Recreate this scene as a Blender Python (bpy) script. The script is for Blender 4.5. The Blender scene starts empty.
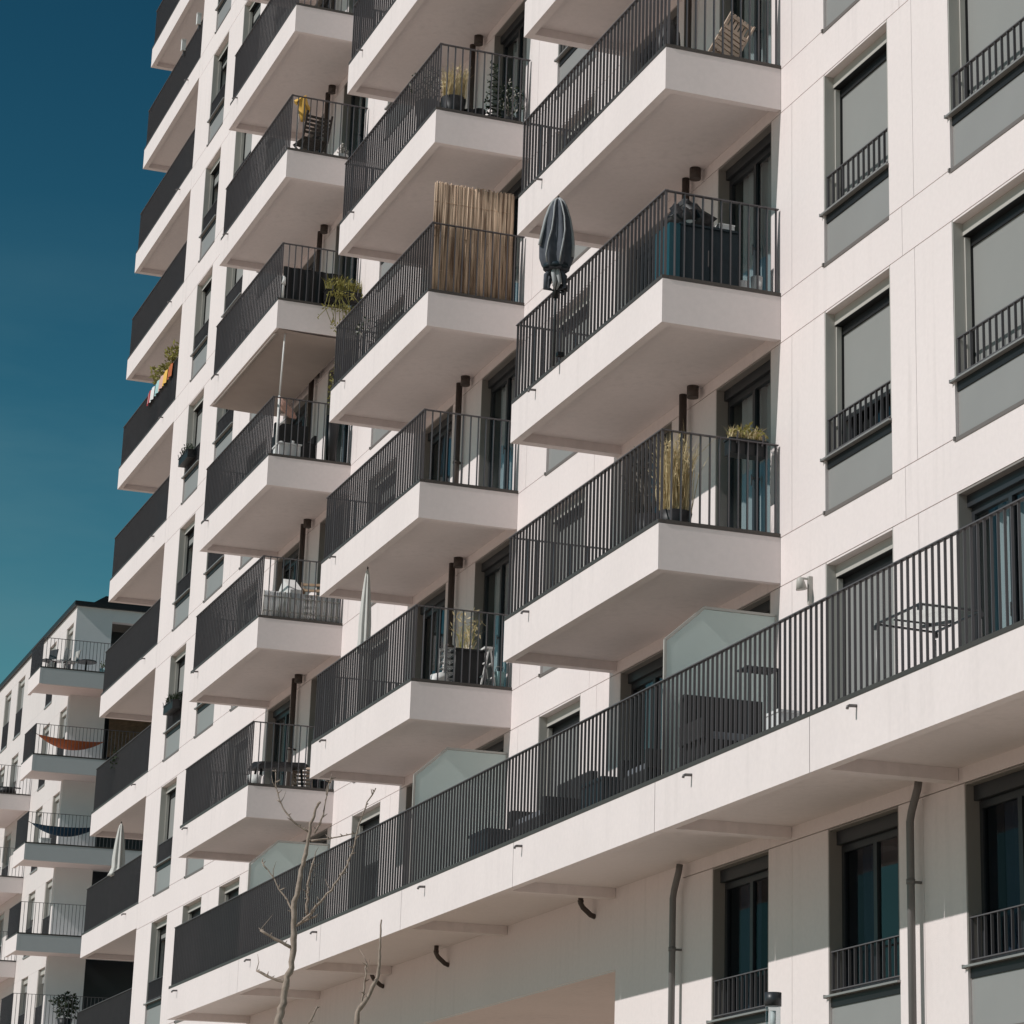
import bpy, bmesh, math, random
from mathutils import Vector, Matrix
random.seed(7)
S = bpy.context.scene
COL = S.collection
R = math.radians
H = 2.95          # storey height; z = 0 is the fascia top of the lowest balcony row
GROUND = -10.0

# ------------------------------------------------------------------ materials
def mat(name, col, rough=.6, metal=0., noise=.06, scale=3., bump=0., bscale=60., spec=.4, streak=0., col2=None):
    m = bpy.data.materials.new(name); m.use_nodes = True
    nt = m.node_tree; b = nt.nodes['Principled BSDF']
    b.inputs['Roughness'].default_value = rough
    b.inputs['Metallic'].default_value = metal
    b.inputs['Specular IOR Level'].default_value = spec
    tc = nt.nodes.new('ShaderNodeTexCoord')
    def noise_tex(sc, det=4., stretch=None):
        n = nt.nodes.new('ShaderNodeTexNoise'); n.inputs['Scale'].default_value = sc; n.inputs['Detail'].default_value = det
        if stretch:
            mp = nt.nodes.new('ShaderNodeMapping'); mp.inputs['Scale'].default_value = stretch
            nt.links.new(tc.outputs['Object'], mp.inputs[0]); nt.links.new(mp.outputs[0], n.inputs[0])
        else:
            nt.links.new(tc.outputs['Object'], n.inputs[0])
        return n
    n = noise_tex(scale)
    mx = nt.nodes.new('ShaderNodeMix'); mx.data_type = 'RGBA'
    c2 = col2 or tuple(max(0., c*(1-noise*2)) for c in col)
    mx.inputs[6].default_value = (*c2, 1); mx.inputs[7].default_value = (*[min(1., c*(1+noise*.5)) for c in col], 1)
    nt.links.new(n.outputs[0], mx.inputs[0])
    out = mx.outputs[2]
    if streak:
        sa = noise_tex(1., 6., (7., 7., .45)); sb = noise_tex(.45, 2.); sc_ = noise_tex(16., 5.)
        rp = nt.nodes.new('ShaderNodeMapRange'); rp.inputs[1].default_value = .5; rp.inputs[2].default_value = .72; rp.inputs[3].default_value = 0.; rp.inputs[4].default_value = streak
        rq = nt.nodes.new('ShaderNodeMapRange'); rq.inputs[1].default_value = .42; rq.inputs[2].default_value = .66
        rs_ = nt.nodes.new('ShaderNodeMapRange'); rs_.inputs[1].default_value = .3; rs_.inputs[2].default_value = .7; rs_.inputs[3].default_value = .975; rs_.inputs[4].default_value = 1.02
        nt.links.new(sa.outputs[0], rp.inputs[0]); nt.links.new(sb.outputs[0], rq.inputs[0]); nt.links.new(sc_.outputs[0], rs_.inputs[0])
        m1 = nt.nodes.new('ShaderNodeMath'); m1.operation = 'MULTIPLY'; nt.links.new(rp.outputs[0], m1.inputs[0]); nt.links.new(rq.outputs[0], m1.inputs[1])
        m2 = nt.nodes.new('ShaderNodeMath'); m2.operation = 'SUBTRACT'; nt.links.new(rs_.outputs[0], m2.inputs[0]); nt.links.new(m1.outputs[0], m2.inputs[1])
        mu = nt.nodes.new('ShaderNodeMix'); mu.data_type = 'RGBA'; mu.blend_type = 'MULTIPLY'; mu.inputs[0].default_value = 1
        nt.links.new(out, mu.inputs[6]); nt.links.new(m2.outputs[0], mu.inputs[7]); out = mu.outputs[2]
    nt.links.new(out, b.inputs['Base Color'])
    if bump:
        bn = noise_tex(bscale, 3.)
        bp = nt.nodes.new('ShaderNodeBump'); bp.inputs['Strength'].default_value = bump; bp.inputs['Distance'].default_value = .01
        nt.links.new(bn.outputs[0], bp.inputs['Height']); nt.links.new(bp.outputs[0], b.inputs['Normal'])
    return m

def leaf_mat(name, c1, c2, trans=.25):
    m = mat(name, c1, .6, col2=c2, scale=9.)
    nt = m.node_tree; b = nt.nodes['Principled BSDF']; o = nt.nodes['Material Output']
    t = nt.nodes.new('ShaderNodeBsdfTranslucent'); mx = nt.nodes.new('ShaderNodeMixShader'); mx.inputs[0].default_value = trans
    src = b.inputs['Base Color'].links[0].from_socket
    nt.links.new(src, t.inputs[0]); nt.links.new(b.outputs[0], mx.inputs[1]); nt.links.new(t.outputs[0], mx.inputs[2])
    nt.links.new(mx.outputs[0], o.inputs[0])
    return m

def glass_mat(name, tint, ior=1.45, boost=0.0):
    m = bpy.data.materials.new(name); m.use_nodes = True
    nt = m.node_tree; nt.nodes.remove(nt.nodes['Principled BSDF']); o = nt.nodes['Material Output']
    tr = nt.nodes.new('ShaderNodeBsdfTransparent'); tr.inputs[0].default_value = (*tint, 1)
    gl = nt.nodes.new('ShaderNodeBsdfGlossy'); gl.inputs['Roughness'].default_value = .02; gl.inputs[0].default_value = (.9, .95, 1, 1)
    fr = nt.nodes.new('ShaderNodeFresnel'); fr.inputs[0].default_value = ior
    ad = nt.nodes.new('ShaderNodeMath'); ad.operation = 'ADD'; ad.inputs[1].default_value = boost
    tc = nt.nodes.new('ShaderNodeTexCoord'); n = nt.nodes.new('ShaderNodeTexNoise'); n.inputs['Scale'].default_value = 1.3
    bp = nt.nodes.new('ShaderNodeBump'); bp.inputs['Strength'].default_value = .12; bp.inputs['Distance'].default_value = .02
    nt.links.new(tc.outputs['Object'], n.inputs[0]); nt.links.new(n.outputs[0], bp.inputs['Height']); nt.links.new(bp.outputs[0], gl.inputs['Normal'])
    mx = nt.nodes.new('ShaderNodeMixShader')
    ge = nt.nodes.new('ShaderNodeNewGeometry'); iv = nt.nodes.new('ShaderNodeMath'); iv.operation = 'SUBTRACT'; iv.inputs[0].default_value = 1.
    ml = nt.nodes.new('ShaderNodeMath'); ml.operation = 'MULTIPLY'     # only the outer face of the pane mirrors
    nt.links.new(ge.outputs['Backfacing'], iv.inputs[1]); nt.links.new(ad.outputs[0], ml.inputs[0]); nt.links.new(iv.outputs[0], ml.inputs[1])
    nt.links.new(fr.outputs[0], ad.inputs[0]); nt.links.new(ml.outputs[0], mx.inputs[0])
    nt.links.new(tr.outputs[0], mx.inputs[1]); nt.links.new(gl.outputs[0], mx.inputs[2]); nt.links.new(mx.outputs[0], o.inputs[0])
    return m

M = dict(
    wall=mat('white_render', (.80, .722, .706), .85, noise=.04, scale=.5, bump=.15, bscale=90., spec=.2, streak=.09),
    slab=mat('white_precast', (.80, .722, .706), .75, noise=.05, scale=.8, bump=.1, bscale=70., spec=.25, streak=.08),
    floor=mat('grey_screed', (.36, .34, .32), .8),
    rail=mat('anthracite_steel', (.118, .109, .115), .5, .08, noise=.08, spec=.4),
    railbase=mat('brown_flashing', (.085, .075, .068), .5, .3, noise=.1),
    metal=mat('grey_powder_coat', (.46, .44, .405), .5, noise=.04),
    panel=mat('grey_spandrel', (.285, .282, .274), .45, noise=.05, scale=1.5),
    blind=mat('grey_blind', (.27, .272, .262), .7, noise=.04, scale=2.),
    dark=mat('anthracite_frame', (.03, .032, .036), .4, noise=.05),
    black=mat('black_plastic_and_gap_shade', (.012, .012, .013), .5),
    sill=mat('aluminium_sill', (.30, .295, .285), .4, .2),
    flash=mat('sill_flashing', (.17, .15, .14), .5),
    reveal=mat('brown_reveal', (.27, .245, .225), .6), curtainb=mat('blue_curtain', (.26, .32, .44), .9),
    curtain=mat('white_curtain', (.62, .62, .60), .9, noise=.05),
    curtaing=mat('grey_curtain', (.20, .21, .235), .9),
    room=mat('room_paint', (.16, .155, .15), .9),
    pipe=mat('brown_downpipe', (.06, .045, .038), .5),
    pipeg=mat('grey_downpipe', (.17, .16, .155), .45, .2),
    spout=mat('spout_steel', (.16, .15, .15), .4, .5),
    frost=None, glass=glass_mat('window_glass', (.78, .82, .83)),
    ground=mat('warm_paving', (.62, .50, .41), .9, noise=.12, scale=.25, bump=.2, bscale=6.),
    added_dark_strip=mat('added_strip_green', (.075, .085, .035), .95, noise=.3, scale=1.5, bump=.4, bscale=80.),
    teal=mat('teal_lacquer', (.008, .07, .095), .5), navy=mat('navy_lacquer', (.006, .018, .026), .5),
    white=mat('white_lacquer', (.75, .74, .72), .5), wood=mat('weathered_wood', (.42, .29, .19), .7, noise=.25, scale=14.),
    woodp=mat('pale_wood', (.55, .43, .34), .7, noise=.2, scale=14.),
    darkwood=mat('dark_wood', (.05, .04, .034), .7), wicker=mat('dark_wicker', (.022, .022, .022), .8, noise=.3, scale=60.),
    parg=mat('slate_canvas', (.095, .105, .125), .85, noise=.3, scale=14., col2=(.045,.05,.062)), parw=mat('white_canvas', (.62, .61, .58), .85, noise=.08, scale=6.),
    piping=mat('pale_piping', (.40, .415, .42), .8, noise=.15, scale=12.), terracotta=mat('terracotta', (.33, .13, .07), .8),
    orange=mat('orange_cloth', (.50, .14, .05), .85, noise=.2, scale=8.), bluec=mat('blue_cloth', (.012, .06, .12), .85, noise=.3, scale=8.),
    awning=mat('brown_awning', (.40, .335, .30), .85, noise=.08),
    cane=mat('brown_cane', (.21, .14, .085), .8, noise=.3, scale=6.),
    red=mat('red_cloth', (.33, .02, .03), .85), yellow=mat('yellow_cloth', (.75, .45, .10), .85), pink=mat('pink_cloth', (.62, .38, .31), .85),
    ltblue=mat('pale_blue_cloth', (.36, .55, .55), .85), greyp=mat('grey_paint', (.74, .74, .74), .8, noise=.03), greyb=mat('grey_block', (.56, .57, .58), .8, noise=.04),
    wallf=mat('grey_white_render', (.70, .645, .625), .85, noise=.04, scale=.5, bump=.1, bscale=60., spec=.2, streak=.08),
    roof=mat('roof_metal', (.02, .022, .025), .5, .3),
    bark=mat('pale_bark', (.46, .375, .31), .85, col2=(.15, .112, .088), scale=22., bump=.5, bscale=50.),
    leafg=leaf_mat('green_leaf', (.10, .13, .03), (.05, .075, .02)), leafd=leaf_mat('dark_leaf', (.03, .045, .018), (.015, .025, .01)),
    straw=leaf_mat('dry_grass', (.80, .67, .42), (.42, .33, .17)), leafy=leaf_mat('yellow_green_leaf', (.38, .33, .09), (.15, .15, .04)),
    petal=leaf_mat('white_petal', (.65, .63, .58), (.5, .48, .42)), twig=mat('grey_twig', (.16, .14, .12), .9),
)
def frosted():
    m = bpy.data.materials.new('frosted_glass'); m.use_nodes = True
    nt = m.node_tree; b = nt.nodes['Principled BSDF']; o = nt.nodes['Material Output']
    b.inputs['Base Color'].default_value = (.72, .78, .76, 1); b.inputs['Roughness'].default_value = .3
    t = nt.nodes.new('ShaderNodeBsdfTranslucent'); t.inputs[0].default_value = (.9, .96, .94, 1)
    mx = nt.nodes.new('ShaderNodeMixShader'); mx.inputs[0].default_value = .5
    nt.links.new(b.outputs[0], mx.inputs[1]); nt.links.new(t.outputs[0], mx.inputs[2]); nt.links.new(mx.outputs[0], o.inputs[0])
    return m
M['frost'] = frosted(); M['screen'] = glass_mat('screened_glass', (.55,.60,.66), 1.16, 0.); M['clear'] = glass_mat('table_glass', (.9,.93,.92), 1.06, 0.)
def reed_mat():
    m = bpy.data.materials.new('reed_matting'); m.use_nodes = True
    nt = m.node_tree; b = nt.nodes['Principled BSDF']; b.inputs['Roughness'].default_value = .8
    tc = nt.nodes.new('ShaderNodeTexCoord'); mp = nt.nodes.new('ShaderNodeMapping'); mp.inputs['Scale'].default_value = (30., 30., 1.2)
    n = nt.nodes.new('ShaderNodeTexNoise'); n.inputs['Scale'].default_value = 1.; n.inputs['Detail'].default_value = 5.
    cr = nt.nodes.new('ShaderNodeValToRGB'); e = cr.color_ramp.elements
    e[0].position = .36; e[0].color = (.19, .115, .072, 1); e[1].position = .62; e[1].color = (.78, .58, .42, 1)
    nt.links.new(tc.outputs['Object'], mp.inputs[0]); nt.links.new(mp.outputs[0], n.inputs[0]); nt.links.new(n.outputs[0], cr.inputs[0])
    nt.links.new(cr.outputs[0], b.inputs['Base Color'])
    return m
M['reed'] = reed_mat()

# ------------------------------------------------------------------ mesh helpers
class MB:
    def __init__(s): s.v = []; s.f = []; s.mi = []; s.mats = []; s.smooth = []
    def mid(s, m):
        m = M[m] if isinstance(m, str) else m
        if m not in s.mats: s.mats.append(m)
        return s.mats.index(m)
    def add(s, vs, fs, m, smooth=False):
        o = len(s.v); s.v += [tuple(v) for v in vs]; k = s.mid(m)
        for f in fs: s.f.append([o+i for i in f]); s.mi.append(k); s.smooth.append(smooth)
    def box(s, x0, x1, y0, y1, z0, z1, m):
        s.add([(x0,y0,z0),(x1,y0,z0),(x1,y1,z0),(x0,y1,z0),(x0,y0,z1),(x1,y0,z1),(x1,y1,z1),(x0,y1,z1)],
              [(0,3,2,1),(4,5,6,7),(0,1,5,4),(1,2,6,5),(2,3,7,6),(3,0,4,7)], m); return s
    def quad(s, a, b, c, d, m): s.add([a,b,c,d], [(0,1,2,3)], m); return s
    def obox(s, c, ax, ay, az, m):
        """oriented box: centre and three half-axis vectors"""
        c = Vector(c); ax, ay, az = Vector(ax), Vector(ay), Vector(az)
        vs = [c+sx*ax+sy*ay+sz*az for sz in (-1,1) for sx,sy in ((-1,-1),(1,-1),(1,1),(-1,1))]
        s.add(vs, [(0,3,2,1),(4,5,6,7),(0,1,5,4),(1,2,6,5),(2,3,7,6),(3,0,4,7)], m); return s
    def bar(s, a, b, w, d, m, up=(0,0,1)):
        a, b = Vector(a), Vector(b); z = (b-a); L = z.length; z.normalize()
        x = z.cross(Vector(up))
        if x.length < 1e-3: x = Vector((1,0,0))
        x.normalize(); y = z.cross(x)
        return s.obox((a+b)/2, x*w/2, y*d/2, z*L/2, m)
    def tube(s, pts, rad, m, n=8, cap=True, flute=None):
        pts = [Vector(p) for p in pts]; rr = rad if isinstance(rad, (list, tuple)) else [rad]*len(pts)
        o = len(s.v); k = s.mid(m); prev = None
        for i, p in enumerate(pts):
            t = (pts[min(i+1, len(pts)-1)]-pts[max(i-1, 0)]).normalized()
            if prev is None:
                x = t.cross(Vector((0,0,1)))
                if x.length < 1e-2: x = Vector((1,0,0))
            else: x = prev - t*prev.dot(t)
            x.normalize(); prev = x; y = t.cross(x)
            for j in range(n):
                a = 2*math.pi*j/n; q = rr[i]*(1+(flute[1]*math.cos(flute[0]*a) if flute else 0))
                s.v.append(tuple(p+x*q*math.cos(a)+y*q*math.sin(a)))
        for i in range(len(pts)-1):
            for j in range(n):
                s.f.append([o+i*n+j, o+i*n+(j+1)%n, o+(i+1)*n+(j+1)%n, o+(i+1)*n+j]); s.mi.append(k); s.smooth.append(True)
        if cap:
            s.f.append([o+j for j in range(n)][::-1]); s.mi.append(k); s.smooth.append(False)
            e = o+(len(pts)-1)*n; s.f.append([e+j for j in range(n)]); s.mi.append(k); s.smooth.append(False)
        return s
    def leaves(s, n, c, r, size, m, rng, aspect=2.2, droop=0.):
        for _ in range(n):
            while True:
                d = Vector((rng.uniform(-1,1), rng.uniform(-1,1), rng.uniform(-1,1)))
                if d.length < 1: break
            p = Vector(c)+Vector((d.x*r[0], d.y*r[1], d.z*r[2]))
            a = Vector((rng.uniform(-1,1), rng.uniform(-1,1), rng.uniform(-1,1)-droop)).normalized()
            b = a.cross(Vector((rng.uniform(-1,1), rng.uniform(-1,1), rng.uniform(-1,1)))).normalized()
            L = size*rng.uniform(.6,1.3); w = L/aspect
            s.add([p, p+a*L*.5+b*w*.5, p+a*L, p+a*L*.5-b*w*.5], [(0,1,2,3)], m)
        return s
    def blades(s, n, c, spread, h, m, rng, lean=.35, w=.012, rx=None):
        for _ in range(n):
            p = Vector(c)+Vector((rng.uniform(-1,1)*spread[0], rng.uniform(-1,1)*spread[1], 0))
            l = Vector((rng.gauss(0,lean), rng.gauss(0,lean), 0)); hh = h*rng.uniform(.6,1.1)
            side = Vector((rng.uniform(-1,1), rng.uniform(-1,1), 0)).normalized()*w*rng.uniform(.6,1.3)
            q1 = p+l*.35*hh+Vector((0,0,hh*.6)); q2 = p+l*hh+Vector((0,0,hh*rng.uniform(.85,1)))
            s.add([p-side*.5, p+side*.5, q1+side*.5, q1-side*.5, q2], [(0,1,2,3),(3,2,4)], m)
        return s
    def mesh(s, name):
        me = bpy.data.meshes.new(name); me.from_pydata(s.v, [], s.f)
        for m in s.mats: me.materials.append(m)
        me.polygons.foreach_set('material_index', s.mi); me.polygons.foreach_set('use_smooth', s.smooth)
        me.update(); return me

def obj(name, me, parent=None, loc=(0,0,0), rz=0.):
    if isinstance(me, MB): me = me.mesh(name)
    o = bpy.data.objects.new(name, me); COL.objects.link(o); o.location = loc
    if rz: o.rotation_euler = (0,0,rz)
    if parent: o.parent = parent
    return o
def thing(name, label, cat, loc=(0,0,0), rz=0., group=None, me=None):
    if isinstance(me, MB): me = me.mesh(name)
    o = bpy.data.objects.new(name, me); COL.objects.link(o)
    o.location = loc; o.rotation_euler = (0,0,rz); o['label'] = label; o['category'] = cat
    if group: o['group'] = group
    return o
CACHE = {}
def cached(key, fn):
    if key not in CACHE: CACHE[key] = fn()
    return CACHE[key]

# ------------------------------------------------------------------ ground
g = MB(); g.quad((-900,-900,GROUND),(900,-900,GROUND),(900,900,GROUND),(-900,900,GROUND),'ground')
o = obj('ground', g); o['kind'] = 'structure'
g = MB(); g.quad((-45,-6.3,GROUND+.02),(26,-6.3,GROUND+.02),(26,-1.2,GROUND+.02),(-45,-1.2,GROUND+.02),'added_dark_strip')  # added dark ground strip, out of view, cuts bounce light onto the lower wall
o = obj('added_dark_strip', g); o['kind'] = 'structure'

# ------------------------------------------------------------------ the tower
TX0, TX1, TZ1 = -34.0, 10.0, 10*H
SLAB_T, DEP, RAILH = .54, 1.515, 1.12
tower = thing('apartment_tower', 'tall white apartment tower with rows of projecting balconies and a long dark railed terrace', 'building', (0,0,GROUND))
tower.location = (0,0,0)

COLS = {3: (-5.23, 0.), 2: (-14.42, -9.21), 1: (-23.46, -18.41)}
BAL = {3: range(0,4), 2: range(0,6), 1: range(0,7)}
# openings: (x0, x1, z0, z1, kind, level)
OPEN = []
W1 = 1.63
def win(x, lev, kind, w=W1, **k): OPEN.append(dict(x0=x, x1=x+w, z0=lev*H, z1=lev*H+2.37, kind=kind, lev=lev, **k))
win(1.19, -1, 'shutdoor', zb=.1); win(-8.03, -1, 'shutdoor', zb=1.2); win(-17.19, -1, 'shutdoor', zb=1.5)
for lev, zb in ((0,1.12),(1,.66),(2,.66)): win(1.19, lev, 'win', zb=zb)
win(-1.88, -2, 'low', w=1.57); win(1.22, -2, 'low', w=1.64); win(4.27, -2, 'low')
win(4.24, -1, 'door'); win(4.24, 0, 'win', zb=.66); win(4.24, 1, 'win', zb=.66)
rr = random.Random(3)
for lev in range(0,4): win(-8.03, lev, 'win', zb=rr.choice([.66,1.2,1.7]))
for lev in range(0,6): win(-17.19, lev, 'win', zb=rr.choice([.66,1.1,1.9]))
for lev in range(-1,8): win(-26.42, lev, 'win', zb=rr.choice([.66,.9,1.9]))
for lev in range(-1,9): win(-29.52, lev, 'win', zb=rr.choice([.66,1.4,1.9]))
for lev in range(-2,9): win(-32.46, lev, 'win', w=1.5, zb=[1.9,2.0,.66,1.5,1.95,1.3,.9,1.9,2.0,1.1,.66][lev+2])
for c, (l, r) in COLS.items():
    for lev in BAL[c]:
        win(r-4.95, lev, 'door'); win(r-1.9, lev, 'door', w=1.62)
for c in (3,2,1):
    l, r = COLS[c]; win(r-4.95, -1, 'door'); win(r-1.9, -1, 'door', w=1.62)
OPEN.append(dict(x0=-15.5, x1=-4.92, z0=GROUND, z1=-4.39, kind='passage', lev=-3))

def build_wall():
    mb = MB(); GAP = .011; T = .04
    def panels(z0, z1, ops, joints):
        """fill one horizontal strip with panels between openings and vertical joints"""
        xs = sorted(set([TX0, TX1]+[o['x0'] for o in ops]+[o['x1'] for o in ops]+[j for j in joints if TX0 < j < TX1]))
        for a, b in zip(xs[:-1], xs[1:]):
            m = (a+b)/2
            if any(o['x0']-1e-4 < m < o['x1']+1e-4 for o in ops): continue
            h = GAP/2
            mb.box(a+h*.6, b-h*.6, 0, T-.001, z0+h, z1-h, 'wall')
            mb.quad((a,T,z0),(b,T,z0),(b,T,z1),(a,T,z1),'wall')
    pj = [x-9.205*k for k in range(4) for x in (.31, 3.40)] + [6.9]
    bj = [3.12-9.205*k for k in range(5)] + [.0, -5.23-9.2, 8.2]
    for lev in range(-3, 10):
        z = lev*H
        zlo = max(z, GROUND)
        ops = [o for o in OPEN if o['z0'] <= z+.01 and o['z1'] > z+.1 and o['kind'] != 'passage']
        if lev == -3: ops = [o for o in OPEN if o['kind'] == 'passage']
        if lev == -2:
            pz = -4.39; ps = [o for o in OPEN if o['kind'] == 'passage']
            # the strip with the passage head is split at the head
            pl = [dict(x0=-23.4, x1=-2.77)]
            panels(z, z+2.37, ops+pl, pj)
            for a, b, c, d in ((-23.4, -15.5, z, pz), (-4.92, -2.77, z, pz), (-23.4, -2.77, pz, z+H)): mb.box(a, b, 0, T-.001, c, d, 'wall'); mb.quad((a,T,c),(b,T,c),(b,T,d),(a,T,d),'wall')
            panels(z+2.37, z+H, pl, bj); continue
        if lev == -3:
            panels(GROUND, -2*H, ops, pj); continue
        panels(zlo, z+2.37, ops, pj); panels(z+2.37, z+H, [], bj)
    # parapet, roof and end walls
    mb.box(TX0, TX1, .0, .3, TZ1+.01, TZ1+.9, 'wall')
    mb.box(TX0, TX0+.25, T+.002, 2.6, GROUND, TZ1, 'wall'); mb.box(TX1-.25, TX1, T+.002, 12., GROUND, TZ1, 'wall')
    mb.box(TX0+.25, TX1-.25, .31, 12., TZ1, TZ1+.2, 'floor')
    mb.box(TX0+.25, TX1-.25, 11.7, 12., GROUND, TZ1-.01, 'wall')
    # rooms behind openings
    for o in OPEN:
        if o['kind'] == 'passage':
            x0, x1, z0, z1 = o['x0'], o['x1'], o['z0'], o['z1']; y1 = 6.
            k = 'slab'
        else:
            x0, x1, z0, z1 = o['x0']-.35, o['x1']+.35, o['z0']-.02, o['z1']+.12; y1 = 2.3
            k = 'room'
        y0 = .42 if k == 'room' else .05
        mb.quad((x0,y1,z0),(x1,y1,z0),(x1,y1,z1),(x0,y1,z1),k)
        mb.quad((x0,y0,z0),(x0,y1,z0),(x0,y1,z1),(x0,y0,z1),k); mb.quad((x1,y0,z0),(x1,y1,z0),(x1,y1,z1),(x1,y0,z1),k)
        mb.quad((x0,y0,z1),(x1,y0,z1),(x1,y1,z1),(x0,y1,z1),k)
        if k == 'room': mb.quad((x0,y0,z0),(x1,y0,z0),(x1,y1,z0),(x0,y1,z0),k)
    return mb
obj('wall', build_wall(), tower)

# ---- windows
def railbars(mb, x0, x1, y0, y1, z0, z1, pitch, th, m):
    n = max(2, round((x1-x0)/pitch)); 
    for i in range(n+1):
        x = x0+(x1-x0)*i/n
        mb.box(x-th/2, x+th/2, y0, y1, z0, z1, m)
def french_rail(w):
    mb = MB()
    railbars(mb, .035, w-.035, .022, .052, .675, 1.06, .127, .009, 'rail')
    mb.box(.02, w-.02, .017, .057, 1.061, 1.073, 'rail'); mb.box(.02, w-.02, .017, .057, .662, .674, 'rail')
    return mb.mesh('railing')
def sill_mesh(w):
    mb = MB(); mb.box(-.04, w+.01, -.04, .14, .597, .618, 'sill'); mb.box(-.048, -.036, -.044, -.001, .588, .626, 'sill'); mb.box(.006, w-.006, .022, .06, .495, .596, 'black'); return mb.mesh('sill')  # dark under-sill profile, coloured black to deepen the sill's shadow
def spandrel(w):
    mb = MB(); mb.box(.006, w-.006, .035, .058, .0, .494, 'panel'); mb.box(.004, w-.004, -.008, .05, -.045, -.001, 'flash'); mb.box(-.03, .003, -.02, -.001, -.03, .012, 'flash'); return mb.mesh('spandrel_panel')
def win_frame(w, boxed, zf=.62):
    mb = MB(); rv = 'metal' if boxed else 'reveal'
    mb.box(.004, .02, .003, .42, zf, 2.366, rv); mb.box(w-.02, w-.004, .003, .42, zf, 2.366, rv)
    mb.box(.0201, w-.0201, .003, .42, 2.346, 2.366, 'slab' if boxed else 'reveal')
    y = .30 if boxed else .15
    if boxed:
        mb.box(.021, w-.021, .115, .20, 2.212, 2.343, 'metal'); mb.box(.0215, w-.0215, .1165, .26, 2.205, 2.2105, 'black')  # black underside plate: the slot's shade is put into its colour
        mb.box(.0215, w-.0215, .2015, .235, 2.1, 2.204, 'black')  # black strip over the blind top paints the dark gap below the box
        for x, q in ((.021, 1), (w-.021, -1)):
            xs = sorted((x, x+q*.022)); mb.box(xs[0], xs[1], .13, .19, zf, 2.19, 'metal')
            xs = sorted((x, x+q*.024)); mb.box(xs[0], xs[1], .1905, .23, zf, 2.19, 'black')
    else: mb.box(.021, w-.021, .09, .26, 2.20, 2.343, 'dark')
    mb.box(.021, .08, y, y+.06, zf, 2.192, 'dark'); mb.box(w-.08, w-.021, y, y+.06, zf, 2.192, 'dark')
    mb.box(.0801, w-.0801, y, y+.06, 2.12, 2.192, 'dark'); mb.box(.0801, w-.0801, y, y+.06, zf, zf+.07, 'dark')
    mb.box(w/2-.04, w/2+.04, y-.005, y+.065, zf+.071, 2.119, 'dark')
    mb.box(.004, w-.004, .15 if zf > .1 else .002, .42, zf-.035, zf-.0005, 'sill')
    return mb.mesh('window')
def pane_mesh(w, z0, z1, y):
    mb = MB(); mb.box(.075, w/2-.035, y, y+.02, z0, z1, 'glass'); mb.box(w/2+.035, w-.075, y, y+.02, z0, z1, 'glass'); return mb.mesh('pane')
def blind_mesh(w, zb):
    mb = MB(); mb.box(.043, w-.043, .222, .234, zb, 2.12, 'blind'); mb.box(.043, w-.043, .216, .24, zb-.05, zb-.001, 'black'); return mb.mesh('blind')
def curtain_mesh(x0, x1, z0, z1, y, m, seed):
    rg = random.Random(seed); mb = MB(); n = int((x1-x0)/.035)+2; vs = []
    ph = rg.uniform(0,6)
    for i in range(n):
        x = x0+(x1-x0)*i/(n-1); yy = y+.035*math.sin(i*1.15+ph)+.012*math.sin(i*.37)
        vs += [(x,yy,z0),(x,yy+.01*math.sin(i*2.1),z1)]
    mb.add(vs, [(2*i,2*i+2,2*i+3,2*i+1) for i in range(n-1)], m, True)
    return mb.mesh('curtain')
def door_frame(w):
    mb = MB(); y = .15
    mb.box(.004, .02, .003, .42, .02, 2.366, 'reveal'); mb.box(w-.02, w-.004, .003, .42, .02, 2.366, 'reveal')
    mb.box(.0201, w-.0201, .003, .42, 2.346, 2.366, 'reveal'); mb.box(.0201, w-.0201, .10, .30, 2.22, 2.345, 'dark')
    mb.box(.021, .085, y, y+.06, .02, 2.219, 'dark'); mb.box(w-.085, w-.021, y, y+.06, .02, 2.219, 'dark')
    mb.box(.0851, w-.0851, y, y+.06, 2.14, 2.219, 'dark'); mb.box(.0851, w-.0851, y, y+.06, .02, .09, 'dark')
    mb.box(w/2-.035, w/2+.035, y-.005, y+.065, .091, 2.139, 'dark')
    mb.box(.004, w-.004, -.0, .42, -.0, .0195, 'sill')
    return mb.mesh('balcony_door')
def handle_mesh(w):
    mb = MB(); mb.box(w/2+.02, w/2+.04, .11, .144, 1.0, 1.03, 'spout'); mb.box(w/2+.02, w/2+.035, .10, .112, .92, 1.06, 'spout'); return mb.mesh('handle')

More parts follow.
